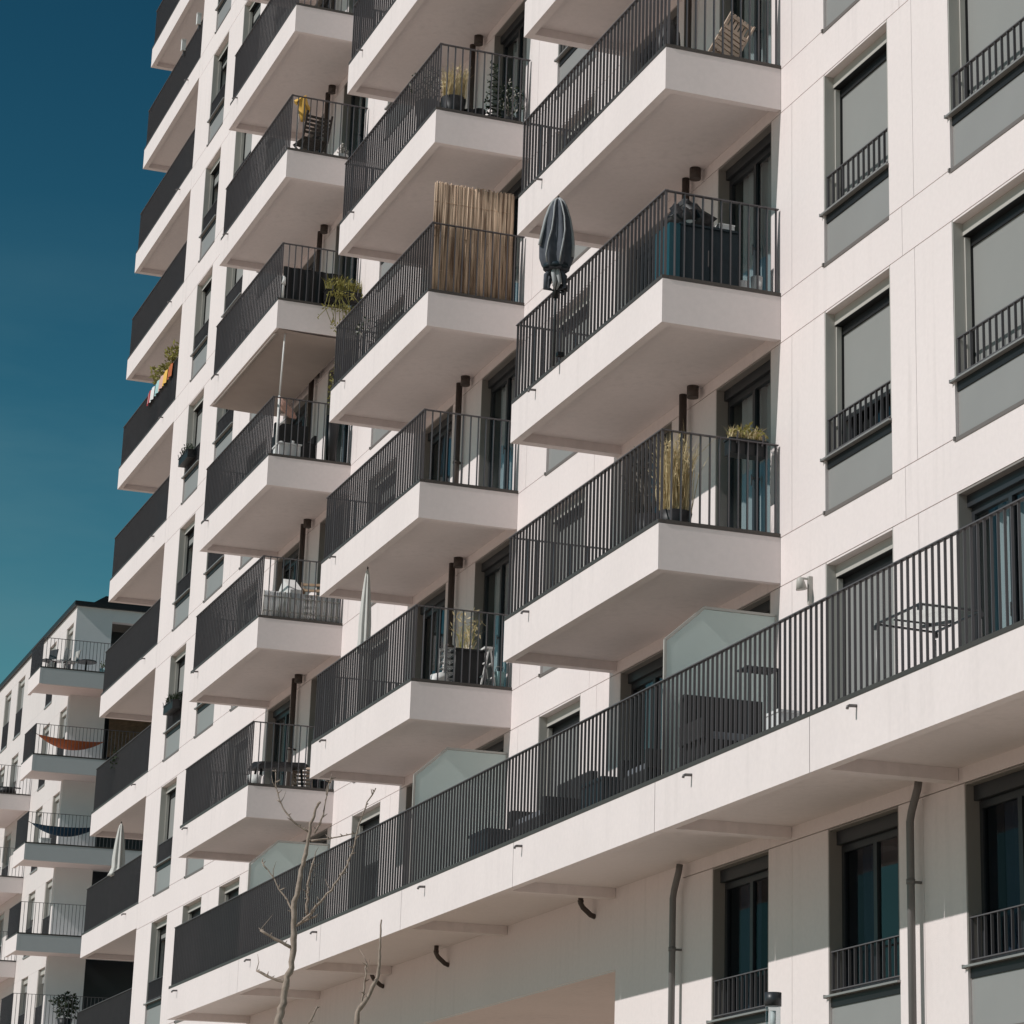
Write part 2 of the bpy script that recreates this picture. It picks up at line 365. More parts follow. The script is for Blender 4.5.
rk = random.Random(11)
for k, o in enumerate(OPEN):
    kd = o['kind']; w = round(o['x1']-o['x0'], 3); loc = (o['x0'], 0, o['z0'])
    if kd == 'passage': continue
    if kd == 'door':
        f = obj('balcony_door', cached(('df',w), lambda: door_frame(w)), tower, loc)
        obj('pane', cached(('dp',w), lambda: pane_mesh(w, .08, 2.15, .175)), f)
        obj('handle', cached(('dh',w), lambda: handle_mesh(w)), f)
        v = rk.random()
        right = abs(w-1.62) < .005
        if right: obj('curtain', cached(('dc',w,1), lambda: curtain_mesh(.08, w-.08, .05, 2.2, .29, 'curtain', 1)), f)
        elif v < .55:
            q = int(v*10)
            obj('curtain', cached(('dc',w,2,q), lambda: curtain_mesh(.08+.12*q*.3, w*.5, .05, 2.2, .32, 'curtaing' if q % 2 else 'curtain', q)), f)
        continue
    low = kd == 'low'; tall = kd == 'shutdoor'; zf = .02 if tall else .62
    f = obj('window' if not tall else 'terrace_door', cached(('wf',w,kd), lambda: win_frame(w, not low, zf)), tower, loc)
    yp = .17 if low else .32
    if low:
        for side in (0, 1):
            clear = side == 1 and 1 < o['x0'] < 2
            q = MB(); q.box(.075 if side == 0 else w/2+.035, w/2-.035 if side == 0 else w-.075, yp, yp+.02, zf+.065, 2.13, 'glass' if clear else 'screen'); obj('pane', q, f)
    else: obj('pane', cached(('wp',w,kd), lambda: pane_mesh(w, zf+.065, 2.13, yp)), f)
    if not tall:
        obj('railing', cached(('wr',w), lambda: french_rail(w)), f)
        obj('sill', cached(('ws',w), lambda: sill_mesh(w)), f)
        obj('spandrel_panel', cached(('wq',w), lambda: spandrel(w)), f)
    if low:
        obj('curtain', curtain_mesh(.1, .55, .66, 2.2, .36, 'curtaing', k), f)
        if not 1 < o['x0'] < 2: obj('curtain', curtain_mesh(w-.62, w-.1, .66, 2.2, .36, 'curtainb', k+1), f)
    else:
        zb = o['zb']
        obj('blind', cached(('wb',w,zb), lambda: blind_mesh(w, zb)), f)
        if zb > 1.3: obj('curtain', cached(('wc',w,k%3), lambda: curtain_mesh(.08, w*(.35+.12*(k%3)), zf+.04, 2.2, .47, 'curtain', k)), f)

# ---- balconies
def slab_mesh(W, y0, y1, T=SLAB_T, leftlip=True, m='slab'):
    mb = MB()
    mb.box(0, W, y0, y0+.11, -T, 0, m)
    mb.box(0, .15, y0+.11, y1-.002, -T, 0, m)
    mb.box(W-.10, W, y0+.11, y1-.002, -T, 0, m)
    mb.box(.15, W-.10, y0+.11, y1-.002, -T+.12, -.03, m)
    mb.box(.15, W-.10, y0+.11, y1-.002, -.0295, -.012, 'floor')
    return mb.mesh('balcony')
PITCH = .1215
def rail_mesh(W, y0, y1, h=RAILH, depth=.028, sides=(True, True), back=False, name='railing'):
    mb = MB(); yr = y0+.045
    railbars(mb, .03, W-.03, yr-depth/2, yr+depth/2, .048, h-.012, PITCH, .009, 'rail')
    mb.box(.0, W, yr-.025, yr+.025, h-.012, h, 'rail'); mb.box(.0, W, y0-.006, y0+.08, .001, .047, 'railbase')
    for on, x in zip(sides, (.035, W-.035)):
        if not on: continue
        n = round((y1-.05-yr)/PITCH)
        for i in range(1, n+1):
            y = yr+(y1-.05-yr)*i/n
            mb.box(x-.019, x+.019, y-.006, y+.006, .048, h-.012, 'rail')
        s = .036 if x < 1 else .0
        xa, xb = (x-.041, x+.045) if x < 1 else (x-.045, x+.041)
        mb.box(x-.025, x+.025, yr+.0255, y1-.02, h-.012, h, 'rail'); mb.box(xa, xb, y0+.081, y1-.004, .001, .047, 'railbase')
    if back:
        railbars(mb, .03, W-.03, y1-.06, y1-.04, .048, h-.012, PITCH, .009, 'rail')
        mb.box(.03, W-.03, y1-.075, y1-.025, h-.0125, h-.0005, 'rail'); mb.box(.09, W-.09, y1-.1, y1-.02, .001, .047, 'railbase')
    return mb.mesh(name)
def spout_mesh():
    mb = MB(); mb.tube([(0,.02,.03),(0,-.075,.024),(0,-.095,.012),(0,-.10,-.01)], .016, 'spout', 8); return mb.mesh('drain_spout')
def downpipe_mesh():
    mb = MB(); mb.tube([(0,-.10,.0),(0,-.10,2.53)], .05, 'pipe', 10); mb.tube([(0,-.10,1.2),(0,-.10,1.24)], .058, 'pipe', 10); mb.box(-.02,.02,-.06,.0,1.2,1.23,'pipe')
    return mb.mesh('downpipe')
def drainbox_mesh():
    mb = MB(); mb.tube([(0,-.12,2.38),(0,-.12,2.53)], .075, 'pipe', 12); return mb.mesh('drain_cap')
for c, (l, r) in COLS.items():
    W = r-l
    sm = slab_mesh(W, -DEP, 0); rm = rail_mesh(W, -DEP, 0, depth={3: .031, 2: .029, 1: .0255}[c])
    for lev in BAL[c]:
        b = obj('balcony', sm, tower, (l, 0, lev*H))
        obj('railing', rm, b); obj('drain_spout', cached('spout', spout_mesh), b, ({3:.94,2:.85,1:.62}[c], -DEP, -.11))
        obj('downpipe', cached('dpm', downpipe_mesh), b, (W-2.72, 0, 0)); obj('drain_cap', cached('dbm', drainbox_mesh), b, (W-2.36, 0, 0))
# corner balconies carried past the tower's far end, flush with its front
WC = 6.30
def corner_slab():
    mb = MB(); T = SLAB_T; D = 2.5
    mb.box(0, WC, 0, .11, -T, 0, 'slab'); mb.box(0, .15, .11, D, -T, 0, 'slab'); mb.box(.15, WC-.01, D-.11, D, -T, 0, 'slab')
    mb.box(.15, WC-.01, .11, D-.11, -T+.12, -.03, 'slab'); mb.box(.15, WC-.01, .11, D-.11, -.0295, -.012, 'floor')
    return mb.mesh('corner_balcony')
cs = corner_slab(); cr = rail_mesh(WC-.01, 0, 2.5, depth=.023, sides=(True, False), back=True)
for lev in range(-1, 9):
    b = obj('corner_balcony', cs, tower, (-34.005-WC, .0, lev*H))
    obj('railing', cr, b); obj('drain_spout', cached('spout', spout_mesh), b, (WC-1.25, 0, -.11))

# ---- the long terrace
TL = -23.47; TR = TX1-.0
t = MB()
TT = .55
js = [TL, -18.3, -13.3, -9.22, -4.6, .01, 3.95, 8.6, TR]
for a, b in zip(js[:-1], js[1:]):
    t.box(a+(.006 if a > TL else 0), b-.006, -DEP, -DEP+.11, -TT, 0, 'slab')
t.box(TL, TL+.15, -DEP+.112, -.002, -TT, 0, 'slab')
t.box(TL+.15, TR, -DEP+.112, -.002, -TT+.13, -.03, 'slab'); t.box(TL+.15, TR, -DEP+.112, -.002, -.0295, -.012, 'floor')
terr = obj('terrace', t, tower, (0,0,-H))
rm = rail_mesh(TR-TL, -DEP, 0, sides=(True, False)); obj('railing', rm, terr, (TL,0,0))
def rib_mesh():
    mb = MB(); mb.box(-.09, .09, -DEP+.113, -.004, -TT+.004, -TT+.1295, 'slab'); return mb.mesh('beam')
for x in (8.0, 4.07, .22, -5.05, -9.15, -14.6, -18.7): obj('beam', cached('rib', rib_mesh), terr, (x,0,0))
for x in (4.98, 1.04, -4.28, -8.16, -13.5, -17.5, -22.77): obj('drain_spout', cached('spout', spout_mesh), terr, (x,-DEP,-.12))
def partition():
    mb = MB(); out = [(-.03,.02),(-1.36,.02),(-1.36,1.62),(-.90,2.03),(-.03,2.03)]
    n = len(out)
    vs = [(-.008,y,z) for y,z in out]+[(.008,y,z) for y,z in out]
    mb.add(vs, [tuple(range(n))[::-1], tuple(range(n,2*n))]+[(i,(i+1)%n,n+(i+1)%n,n+i) for i in range(n)], 'frost')
    return mb.mesh('glass_partition')
def partition_frame():
    mb = MB(); out = [(-.015,.02),(-1.375,.02),(-1.375,1.635),(-.905,2.05),(-.015,2.05)]
    for a, b in zip(out, out[1:]+out[:1]): mb.bar((0,*a),(0,*b),.03,.028,'metal',up=(1,0,0))
    return mb.mesh('frame')
for c in (3,2,1):
    p = obj('glass_partition', cached('part', partition), terr, (COLS[c][1]-.1, 0, 0)); obj('frame', cached('partf', partition_frame), p)
# ---- downpipes of the lower wall, spotlights, wall lamp
def low_pipe():
    mb = MB(); mb.tube([(.20,-.12,-3.40),(.17,-.12,-3.48),(.04,-.12,-3.68),(0,-.12,-3.78),(0,-.12,GROUND+.02)], .04, 'pipeg', 12)
    for z in (-4.4,-6.2,-8.): mb.tube([(0,-.12,z),(0,-.12,z+.05)], .046, 'pipeg', 12); mb.box(-.012,.012,-.085,-.001,z+.01,z+.035,'pipeg')
    return mb.mesh('downpipe')
lp = low_pipe()
for x in (3.345, -2.79): obj('downpipe', lp, tower, (x,0,0))
def drain_elbow():
    mb = MB(); mb.tube([(0,-.20,.0),(0,-.20,-.11),(0,-.17,-.16),(0,-.06,-.25),(0,-.0,-.27)], .034, 'pipe', 10); mb.tube([(0,-.20,-.07),(0,-.20,-.10)], .04, 'pipe', 10); return mb.mesh('drain_elbow')
for x in (-5.68, -11.65, -14.9): obj('drain_elbow', cached('elb', drain_elbow), tower, (x,0,-3.375))
wl = MB(); wl.tube([(0,-.16,0),(0,-.15,-.02),(0,-.13,-.14)], [.02,.04,.065], 'metal', 14); wl.box(-.022,.022,-.05,-.001,-.30,.02,'metal'); wl.bar((0,-.15,-.01),(0,-.05,-.01),.02,.02,'metal')
obj('wall_lamp', wl, tower, (.84,0,-.68))

# ------------------------------------------------------------------ the farther block
LX, LY = -66.55, 3.9
blk = thing('apartment_block', 'lower white apartment block farther off with grey end wall and corner balconies', 'building', (0,0,0))
lw = MB()
lops = []
for lev in range(-2,5):
    for x0, x1 in ((-68.2,-66.95),(-71.38,-70.08),(-77.7,-76.25),(-80.55,-79.15),(-86.7,-85.3),(-90,-88.6)):
        lops.append((x0, x1, lev*H, lev*H+2.2, lev))
for lev in range(-3,5):
    z = lev*H
    zs0, zs1 = max(GROUND,z), z+2.2
    ops = sorted([q for q in lops if q[4] == lev])
    if lev == 4: top = 14.5
    else: top = z+H
    xs = [-105.]+[v for q in ops for v in q[:2]]+[LX]
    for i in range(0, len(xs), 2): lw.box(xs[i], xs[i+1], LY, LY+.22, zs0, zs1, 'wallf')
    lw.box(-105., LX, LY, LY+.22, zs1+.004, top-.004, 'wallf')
obj('wall', lw, blk)
ew = MB()
ew.box(LX-.3, LX+.003, LY+.002, LY+1.25, GROUND, 14.5, 'greyp'); ew.box(LX-.3, LX+.003, LY+1.252, LY+9, 14.06, 14.5, 'greyp')
for lev in range(-3, 4): ew.box(LX-.3, LX+.003, LY+1.252, LY+9, lev*H+2.5 if lev > -3 else GROUND, lev*H+H, 'greyp')
ew.box(LX-1.6, LX-1.4, LY+.3, LY+9, GROUND, 14.04, 'dark'); ew.box(LX-38, LX-1.7, LY+9, LY+9.3, GROUND, 14.5, 'wall')
for lev in range(-2,5):
    pass
obj('end_wall', ew, blk)
rf = MB(); rf.box(-105.1, LX+.12, LY-.1, LY+9.4, 14.503, 14.66, 'roof'); rf.add([(LX-.2,LY+.5,14.665),(LX-.2,LY+9,14.665),(LX-.2,LY+9,15.05),(LX-.2,LY+1.0,15.0),(LX-6,LY+.5,14.665),(LX-6,LY+9,14.665),(LX-6,LY+9,15.05),(LX-6,LY+1.0,15.0)], [(0,1,2,3),(7,6,5,4),(0,3,7,4),(3,2,6,7)], 'roof')
obj('roof', rf, blk)
def blk_win(w):
    mb = MB()
    mb.box(0,.05,.02,.20,.0,2.19,'metal'); mb.box(w-.05,w,.02,.20,.0,2.19,'metal'); mb.box(.051,w-.051,.08,.20,2.02,2.19,'metal')
    mb.box(.051,.11,.22,.28,.0,2.02,'dark'); mb.box(w-.11,w-.051,.22,.28,.0,2.02,'dark'); mb.box(.111,w-.111,.22,.28,1.94,2.02,'dark'); mb.box(.111,w-.111,.22,.28,.0,.08,'dark')
    mb.box(w/2-.04,w/2+.04,.219,.281,.081,1.939,'dark'); mb.box(-.02,w+.02,-.03,.2,-.06,-.002,'sill')
    mb.box(.0,w,1.2,1.25,-.1,2.4,'room')
    return mb.mesh('window')
def blk_rail(w):
    mb = MB(); railbars(mb, .03, w-.03, .0, .03, .05, .94, .11, .012, 'rail'); mb.box(.0, w, -.006, .036, .941, .955, 'rail'); mb.box(.0, w, -.006, .036, .035, .049, 'rail'); return mb.mesh('railing')
def blk_pane(w):
    mb = MB(); mb.box(.1,w/2-.03,.245,.26,.06,1.96,'glass'); mb.box(w/2+.03,w-.1,.245,.26,.06,1.96,'glass'); return mb.mesh('pane')
def blk_blind(w, z):
    mb = MB(); mb.box(.052, w-.052, .15, .165, z, 2.02, 'blind'); return mb.mesh('blind')
rb = random.Random(5)
for x0, x1, z0, z1, lev in lops:
    if x0 < -82 or lev < -1: continue
    w = round(x1-x0, 2)
    f = obj('window', cached(('bw',w), lambda: blk_win(w)), blk, (x0, LY, z0)); obj('pane', cached(('bpn',w), lambda: blk_pane(w)), f)
    v = rb.choice([.95,1.3,1.75])
    obj('railing', cached(('br',w), lambda: blk_rail(w)), f)
    obj('blind', cached(('bb',w,v), lambda: blk_blind(w,v)), f)
def blk_slab(W, y0, y1, side):
    mb = MB(); T = SLAB_T
    mb.box(0, W-.004, y0, y0+.1, -T, 0, 'slab'); mb.box(W-.1, W, y0+.004, y1, -T, 0, side) if False else mb.box(W-.1, W, y0+.1, y1, -T, 0, side)
    mb.box(W-.0035, W+.002, y0+.004, y0+.1, -T+.002, -.002, side)
    mb.box(0, W-.1, y0+.1, y1, -T+.1, -.02, 'slab')
    return mb.mesh('corner_balcony')
bs = blk_slab(2.15, 0, 6., 'greyb'); br = rail_mesh(2.15, 0, 6., h=1.05, sides=(False, True))
for lev in range(0,5):
    b = obj('corner_balcony', bs, blk, (LX-.25, 2.5, lev*H)); obj('railing', br, b)
    for o_ in (b,): pass
fs = blk_slab(5.0, 0, 1.39, 'slab'); fr_ = rail_mesh(5.0, 0, 1.39, h=1.05)
for lev in range(0,4):
    b = obj('balcony', fs, blk, (-72.75-5.0, 2.5, lev*H)); obj('railing', fr_, b)
bs2 = MB()

# ------------------------------------------------------------------ things on the balconies
RG = random.Random(21)
def lathe_pot(mb, c, r, h, m, r0=None):
    mb.tube([(c[0],c[1],c[2]),(c[0],c[1],c[2]+h*.96),(c[0],c[1],c[2]+h*.9)], [r0 or r*.75, r, r*.9], m, 14); return mb
def closed_parasol(root, ztop, zcan, zfoot, r, cm, pipe_m='piping', polem='metal', cuff=.9, flare=0.):
    """closed parasol on the root's origin: canopy between zcan and ztop, pole down to zfoot"""
    L = ztop-zcan
    prof = [(0,.03),(.05,.30),(.14,.47),(.30,.68),(.5,.87),(.68,1.),(.84,.98),(.94,.84+flare),(1.,.66+flare*2)]
    mb = MB(); mb.tube([(0,0,ztop-L*q) for q,_ in prof], [r*w for _,w in prof], cm, 40, flute=(7,.22))
    obj('canopy', mb, root)
    if pipe_m:
        pp = MB()
        for k in range(7):
            a = (2*k*math.pi+.3)/7; pp.tube([(r*w*1.2*math.cos(a+.18*math.sin(5*q+k)), r*w*1.2*math.sin(a+.18*math.sin(5*q+k)), ztop-L*q) for q,w in prof[:-1-k%3]], r*(.06+.05*(k%2)), pipe_m, 5)
        obj('piping', pp, root)
    st = MB(); st.tube([(0,0,zcan+L*.07),(0,0,zcan+L*.015)], r*(.80+flare)*1.1, 'navy' if cm == 'parg' else cm, 20); obj('strap', st, root)
    pl = MB(); pl.tube([(0,0,zfoot),(0,0,zcan+L*.2)], max(.016, r*.1), polem, 10); pl.tube([(0,0,ztop-.01),(0,0,ztop+.03)], .012, 'black', 8); obj('pole', pl, root)
# B3b: slate parasol clamped on the outside of the rail
p = thing('closed_parasol', 'slate blue parasol with pale piping, furled and clamped outside a railing', 'parasol', (-3.40,-1.60,2.95), group='closed parasols')
closed_parasol(p, 2.25, 1.25, -.05, .195, 'parg', polem='dark')
hd = MB()
for i in range(7):
    a = i*.9; ra = .07+.03*(i%3); hd.tube([(.03*math.cos(a),.03*math.sin(a),1.30),(ra*math.cos(a),ra*math.sin(a),1.20-.02*(i%2)),(ra*1.15*math.cos(a+.3),ra*1.15*math.sin(a+.3),1.08-.05*(i%3)),(.03*math.cos(a),.03*math.sin(a),.98)], [.02,.035,.03,.01], 'parg' if i%3 else 'piping', 6)
obj('canopy_hem', hd, p)
cl = MB(); cl.box(-.05,.05,.04,.17,1.0,1.06,'black'); cl.tube([(0,0,.88),(0,0,1.1)], .035,'black',10); cl.box(-.04,.04,.04,.12,.1,.15,'black'); obj('clamp', cl, p)
# B2d white slim parasol
p = thing('closed_parasol', 'slim white parasol standing furled behind the rail of a second column balcony', 'parasol', (-12.25,-1.36,0), group='closed parasols')
closed_parasol(p, 2.38, 1.05, .0, .085, 'parw', None, 'white', flare=.25)
bb = MB(); bb.tube([(0,0,.0),(0,0,.06)], .1, 'metal', 16); obj('base', bb, p)
# B0i white parasol
p = thing('closed_parasol', 'white furled parasol with flared hem on the lowest far corner balcony', 'parasol', (-37.3,.15,0), group='closed parasols')
closed_parasol(p, 2.30, 1.05, .0, .13, 'parw', None, 'white', flare=.45)
bb = MB(); bb.tube([(0,0,.0),(0,0,.06)], .12, 'metal', 16); obj('base', bb, p)
# B1d white clamp pole with rolled pink awning cloth
p = thing('folding_awning', 'brown awning cloth under a soffit with thin white pole and hanging pink cloth', 'awning', (-18.62,-1.33,2*H))
q = MB(); q.tube([(0,0,0),(0,0,1.2)], .022, 'white', 8); q.tube([(0,0,1.2),(.02,.03,2.50)], .016, 'white', 8); q.tube([(0,0,0),(0,0,.03)], .06, 'white', 12); obj('pole', q, p)
q = MB(); q.tube([(0,0,1.18),(-.05,.10,1.04),(-.1,.28,.90),(-.12,.36,.86)], [.03,.075,.06,.02], 'pink', 10, flute=(5,.2)); obj('cloth', q, p)
q = MB(); q.bar((0,0,.62),(-.1,.16,.82),.025,.025,'white'); obj('arm', q, p)
q = MB(); vs = []; nx, ny = 14, 6
for i in range(nx):
    for j in range(ny):
        a_, b_ = i/(nx-1), j/(ny-1); vs.append((-4.82+5.02*a_, -.13+1.32*b_, H-.548-.03*b_-.02*math.sin(math.pi*b_)*(.6+.4*math.sin(a_*9))))
q.add(vs, [(i*ny+j, (i+1)*ny+j, (i+1)*ny+j+1, i*ny+j+1) for i in range(nx-1) for j in range(ny-1)], 'awning', True)
q.add([(x,y,z+.008) for x,y,z in vs], [(i*ny+j, i*ny+j+1, (i+1)*ny+j+1, (i+1)*ny+j) for i in range(nx-1) for j in range(ny-1)], 'awning', True); obj('canopy', q, p)
q = MB(); q.tube([(-4.6,-.135,H-.575),(-.02,-.135,H-.575)], .025, 'awning', 8); obj('front_roll', q, p)

# planters and plants -------------------------------------------------
def grass_pot(label, loc, r, h, gh, n, m='straw', potm='black', lean=.16, group='potted grasses on the balconies', sx=1.):
    p = thing('grass_plant', label, 'plant', loc, group=group)
    mb = MB(); lathe_pot(mb, (0,0,0), r, h, potm); obj('pot', mb, p)
    b = MB(); b.blades(n, (0,0,h*.9), (r*.8*sx, r*.8), gh, m, RG, lean, .011)
    b.leaves(n//2, (0,0,h+gh*.45), (r*1.05,r*1.05,gh*.5), .07, m, RG, 3.); obj('foliage', b, p)
    return p
grass_pot('tall straw coloured ornamental grass in a black pot behind side railing bars', (-.42,-1.15,0), .21, .27, 1.0, 420, lean=.13)
grass_pot('yellowing grass in dark pot beside a black zigzag plant, third balcony up', (-9.62,-1.12,3*H), .2, .42, .62, 220)
def bushy(label, loc, r, rz, n, size, m, pot=.22, poth=.25, potm='black', group='potted shrubs on the balconies', m2=None, stems=5):
    p = thing('potted_shrub', label, 'plant', loc, group=group)
    mb = MB(); lathe_pot(mb, (0,0,0), pot, poth, potm); obj('pot', mb, p)
    st = MB()
    for i in range(stems):
        a = RG.uniform(0,6.3); e = Vector((r*.6*math.cos(a), r*.6*math.sin(a), poth+rz*1.2)); st.tube([(0,0,poth*.8), e*.5+Vector((0,0,poth*.5)), e], [.012,.008,.004], 'twig', 5)
    obj('stem', st, p)
    b = MB(); b.leaves(n, (0,0,poth+rz*.95), (r,r,rz), size, m, RG)
    if m2: b.leaves(n//3, (0,0,poth+rz), (r,r,rz), size, m2, RG)
    obj('foliage', b, p); return p
bushy('twiggy grey shrub thinly leafed, left of the straw grass on same balcony', (-1.25,-1.12,0), .36, .48, 200, .045, 'twig', .2, .45, stems=26)
bushy('dark leafy shrub with white flowers against the wall end of side railing', (-9.55,-.22,3*H), .2, .33, 220, .06, 'leafd', .16, .2, m2='petal')
bushy('white flowering shrub behind the front rail of third highest middle balcony', (-10.6,-1.22,3*H), .3, .3, 240, .06, 'leafd', .2, .75, m2='petal')
bushy('low white flowering plant behind dense rail bars, reed screened balcony', (-12.7,-1.2,2*H), .4, .25, 160, .06, 'leafd', .2, .3, m2='petal')
bushy('dark potted plant standing up behind far corner balcony railing', (-38.0,.35,H), .45, .35, 260, .11, 'leafd', .25, .65)
bushy('yellow green shrub seen beside the drainpipe on folded awning balcony', (-18.5,-.35,2*H), .14, .55, 200, .06, 'leafy', .12, .95)
bushy('little white potted plant on the yellow cloth balcony', (-18.62,-.42,4*H), .12, .12, 70, .05, 'petal', .12, .16, 'white')
# zigzag conifer-like plant
p = thing('zigzag_plant', 'narrow dark plant of stacked zigzag tiers against white wall', 'plant', (-9.62,-.48,3*H))
mb = MB(); lathe_pot(mb,(0,0,0),.13,.22,'black'); obj('pot', mb, p)
mb = MB(); zz = [(.02*math.sin(i), (-.1 if i % 2 else .1)*(1-.03*i), .22+.055*i) for i in range(18)]
mb.tube(zz, [.026-.0006*i for i in range(18)], 'leafd', 6)
for q in zz: mb.leaves(9, q, (.04,.03,.02), .05, 'leafd', RG, 1.6)
obj('foliage', mb, p)
# dark pots
for k, (y, h, lab) in enumerate(((-.86,.26,'squat black pot left of the zigzag plant'),(-.70,.3,'taller black pot right beside the zigzag plant'))):
    mb = MB(); lathe_pot(mb,(0,0,0),.1,h,'black'); mb.tube([(0,0,h*.84),(0,0,h*.86)],.085,'darkwood',12)
    thing('plant_pot', lab, 'pot', (-9.6,y,3*H), group='black pots on the third balcony', me=mb)
# rail planters
def rail_planter(label, loc, L, m, m2, n, h, trail=0, alongx=False, lean=.3):
    p = thing('rail_planter', label, 'planter', loc, math.pi/2 if not alongx else 0, group='flower boxes hung on rails')
    mb = MB(); mb.box(-L/2,L/2,-.09,.09,0,.17,'black'); mb.box(-L/2-.012,L/2+.012,-.102,.102,.171,.19,'black'); obj('box', mb, p)
    hk = MB()
    for s in (-1,1): hk.bar((s*L*.35,-.1,.12),(s*L*.35,-.14,.25),.02,.008,'rail')
    obj('hook', hk, p)
    b = MB()
    for i in range(n): 
        b.blades(1, (RG.uniform(-L/2,L/2),RG.uniform(-.06,.06),.18), (.01,.01), h, m, RG, lean, .014)
    b.leaves(n, (0,0,.2+h*.4), (L/2,.13,h*.5), .07, m2, RG)
    for i in range(trail):
        x = RG.uniform(-L/2,L/2); pts = [(x,.02,.2),(x+RG.uniform(-.1,.1),-.15,.1),(x+RG.uniform(-.15,.15),-.2,-.2),(x+RG.uniform(-.2,.2),-.19,-.35-RG.random()*.35)]
        b.tube(pts,.006,m,4)
        for q in pts[1:]: b.leaves(7,q,(.06,.05,.08),.06,m2,RG)
    obj('foliage', b, p); return p
rail_planter('black rail box of grassy yellow tufts hung near the wall, right hand column', (-.14,-.38,.96), .46, 'straw', 'leafy', 110, .2)
rail_planter('black rail box with overflowing yellow green trailing plant', (-18.33,-.33,3*H+.1), .68, 'leafy', 'leafy', 150, .32, 16)
rail_planter('dark planter box on an upper narrow window rail, fourth from top', (-31.8,-.10,3*H+.78), .9, 'leafd', 'leafd', 90, .2, alongx=True)
rail_planter('dark planter box on a lower narrow window rail with dense foliage', (-31.5,-.10,H+.9), .9, 'leafd', 'leafd', 110, .22, alongx=True)

# B3b storage cabinet with stacked things
p = thing('storage_cabinet', 'dark teal storage cabinet along the balcony side railing', 'cabinet', (-.42,-.92,H))
mb = MB(); mb.box(-.28,.24,-.30,.46,.03,.78,'navy'); mb.box(-.30,.26,-.315,.475,.781,.81,'navy'); obj('carcass', mb, p)
mb = MB(); mb.box(-.28,.24,-.44,-.303,.03,.79,'teal'); obj('end_panel', mb, p)
mb = MB(); mb.box(.2401,.252,-.29,.07,.06,.76,'navy'); mb.box(.2401,.252,.08,.45,.06,.76,'navy'); mb.box(.252,.262,.05,.06,.3,.5,'spout'); obj('door', mb, p)
mb = MB()
for i in range(7): mb.tube([(RG.uniform(-.12,.12),RG.uniform(-.2,.2),0),(RG.uniform(-.15,.15),RG.uniform(-.25,.25),.14),(RG.uniform(-.1,.1),RG.uniform(-.2,.2),.26+RG.random()*.1)], [.12,.15,.06], 'black', 10, flute=(5,.2))
thing('covered_heap', 'black crumpled bundle under a cover on the teal cabinet', 'bundle', (-.45,-.98,H+.81), me=mb)
mb = MB(); mb.tube([(0,0,0),(0,0,.02),(0,0,.07)],[.04,.06,.09],'white',14)
thing('white_bowl', 'small white bowl at the end of the teal cabinet', 'bowl', (-.3,-1.05,H+.81), me=mb)
mb = MB(); mb.box(-.1,.1,-.1,.1,0,.1,'greyp'); mb.box(-.105,.105,-.105,.105,.101,.118,'greyp')
thing('storage_box', 'light grey lidded box on wall end of the teal cabinet', 'box', (-.38,-.58,H+.81), me=mb)
for k, (y, h, lab) in enumerate(((-.36,.24,'white lantern pot nearest the teal cabinet'),(-.18,.33,'taller white lantern pot next to house wall'))):
    mb = MB(); lathe_pot(mb,(0,0,0),.075,h,'white',.06); thing('lantern_pot', lab, 'pot', (-.3,y,H), group='white pots by the teal cabinet', me=mb)

# chairs and tables ----------------------------------------------------
def slat_chair(label, loc, rz, m, w=.5, recline=.5, nb=9, grp='chairs on the balconies'):
    p = thing('slatted_chair', label, 'chair', loc, rz, group=grp)
    mb = MB()
    n = 7
    for i in range(n):
        y = -.22+.44*i/(n-1); mb.box(-w/2,w/2,y-.025,y+.025,.42,.44,m)
    obj('seat', mb, p)
    mb = MB(); dx = Vector((0,math.sin(recline),math.cos(recline)))
    for i in range(nb):
        c = Vector((0,.22,.46))+dx*(.08+.075*i); mb.obox(c, (w/2,0,0), dx*.024, Vector((0,dx.z,-dx.y))*.008, m)
    for s in (-1,1): mb.bar(Vector((s*w/2,.20,.42)), Vector((s*w/2,.20,.42))+dx*(.15+.075*nb), .035,.03,m)
    obj('backrest', mb, p)
    for s in (-1,1):
        l1 = MB(); l1.bar((s*(w/2-.02),-.22,.42),(s*(w/2-.02),.24,0),.035,.025,m); obj('leg', l1, p)
        l2 = MB(); l2.bar((s*(w/2-.05),.22,.42),(s*(w/2-.05),-.24,0),.035,.025,m); obj('leg', l2, p)
    return p
def folded_chair(label, loc, rz, m, tilt, L=.85, w=.48, n=9):
    """folded slatted chair leaning over: flat frame of rails and slats, second frame behind"""
    p = thing('folded_chair', label, 'chair', loc, rz, group='folded chairs on the balconies')
    d = Vector((0, math.sin(tilt), math.cos(tilt))); nn = Vector((0, d.z, -d.y))
    for s in (-1,1): a = MB(); a.bar(Vector((s*w/2,0,0)), Vector((s*w/2,0,0))+d*L, .035,.03,m); obj('leg', a, p)
    b = MB()
    for i in range(n): b.obox(d*(.12+(L-.16)*i/(n-1)), (w/2,0,0), d*.024, nn*.01, m)
    obj('slats', b, p)
    c = MB()
    for s in (-1,1): c.bar(nn*.06+Vector((s*(w/2-.04),0,.0)), nn*.07+Vector((s*(w/2-.04),0,0))+d*(L*.92), .03,.025,m)
    c.bar(nn*.06+Vector((-w/2+.04,0,.1)), nn*.06+Vector((w/2-.04,0,.1)), .025,.025,m); obj('rear_frame', c, p)
    return p
p = thing('folded_chair', 'pale wooden slatted chair folded and leaning on top right balcony', 'chair', (-.36,-.50,2*H+.02), group='folded chairs on the balconies')
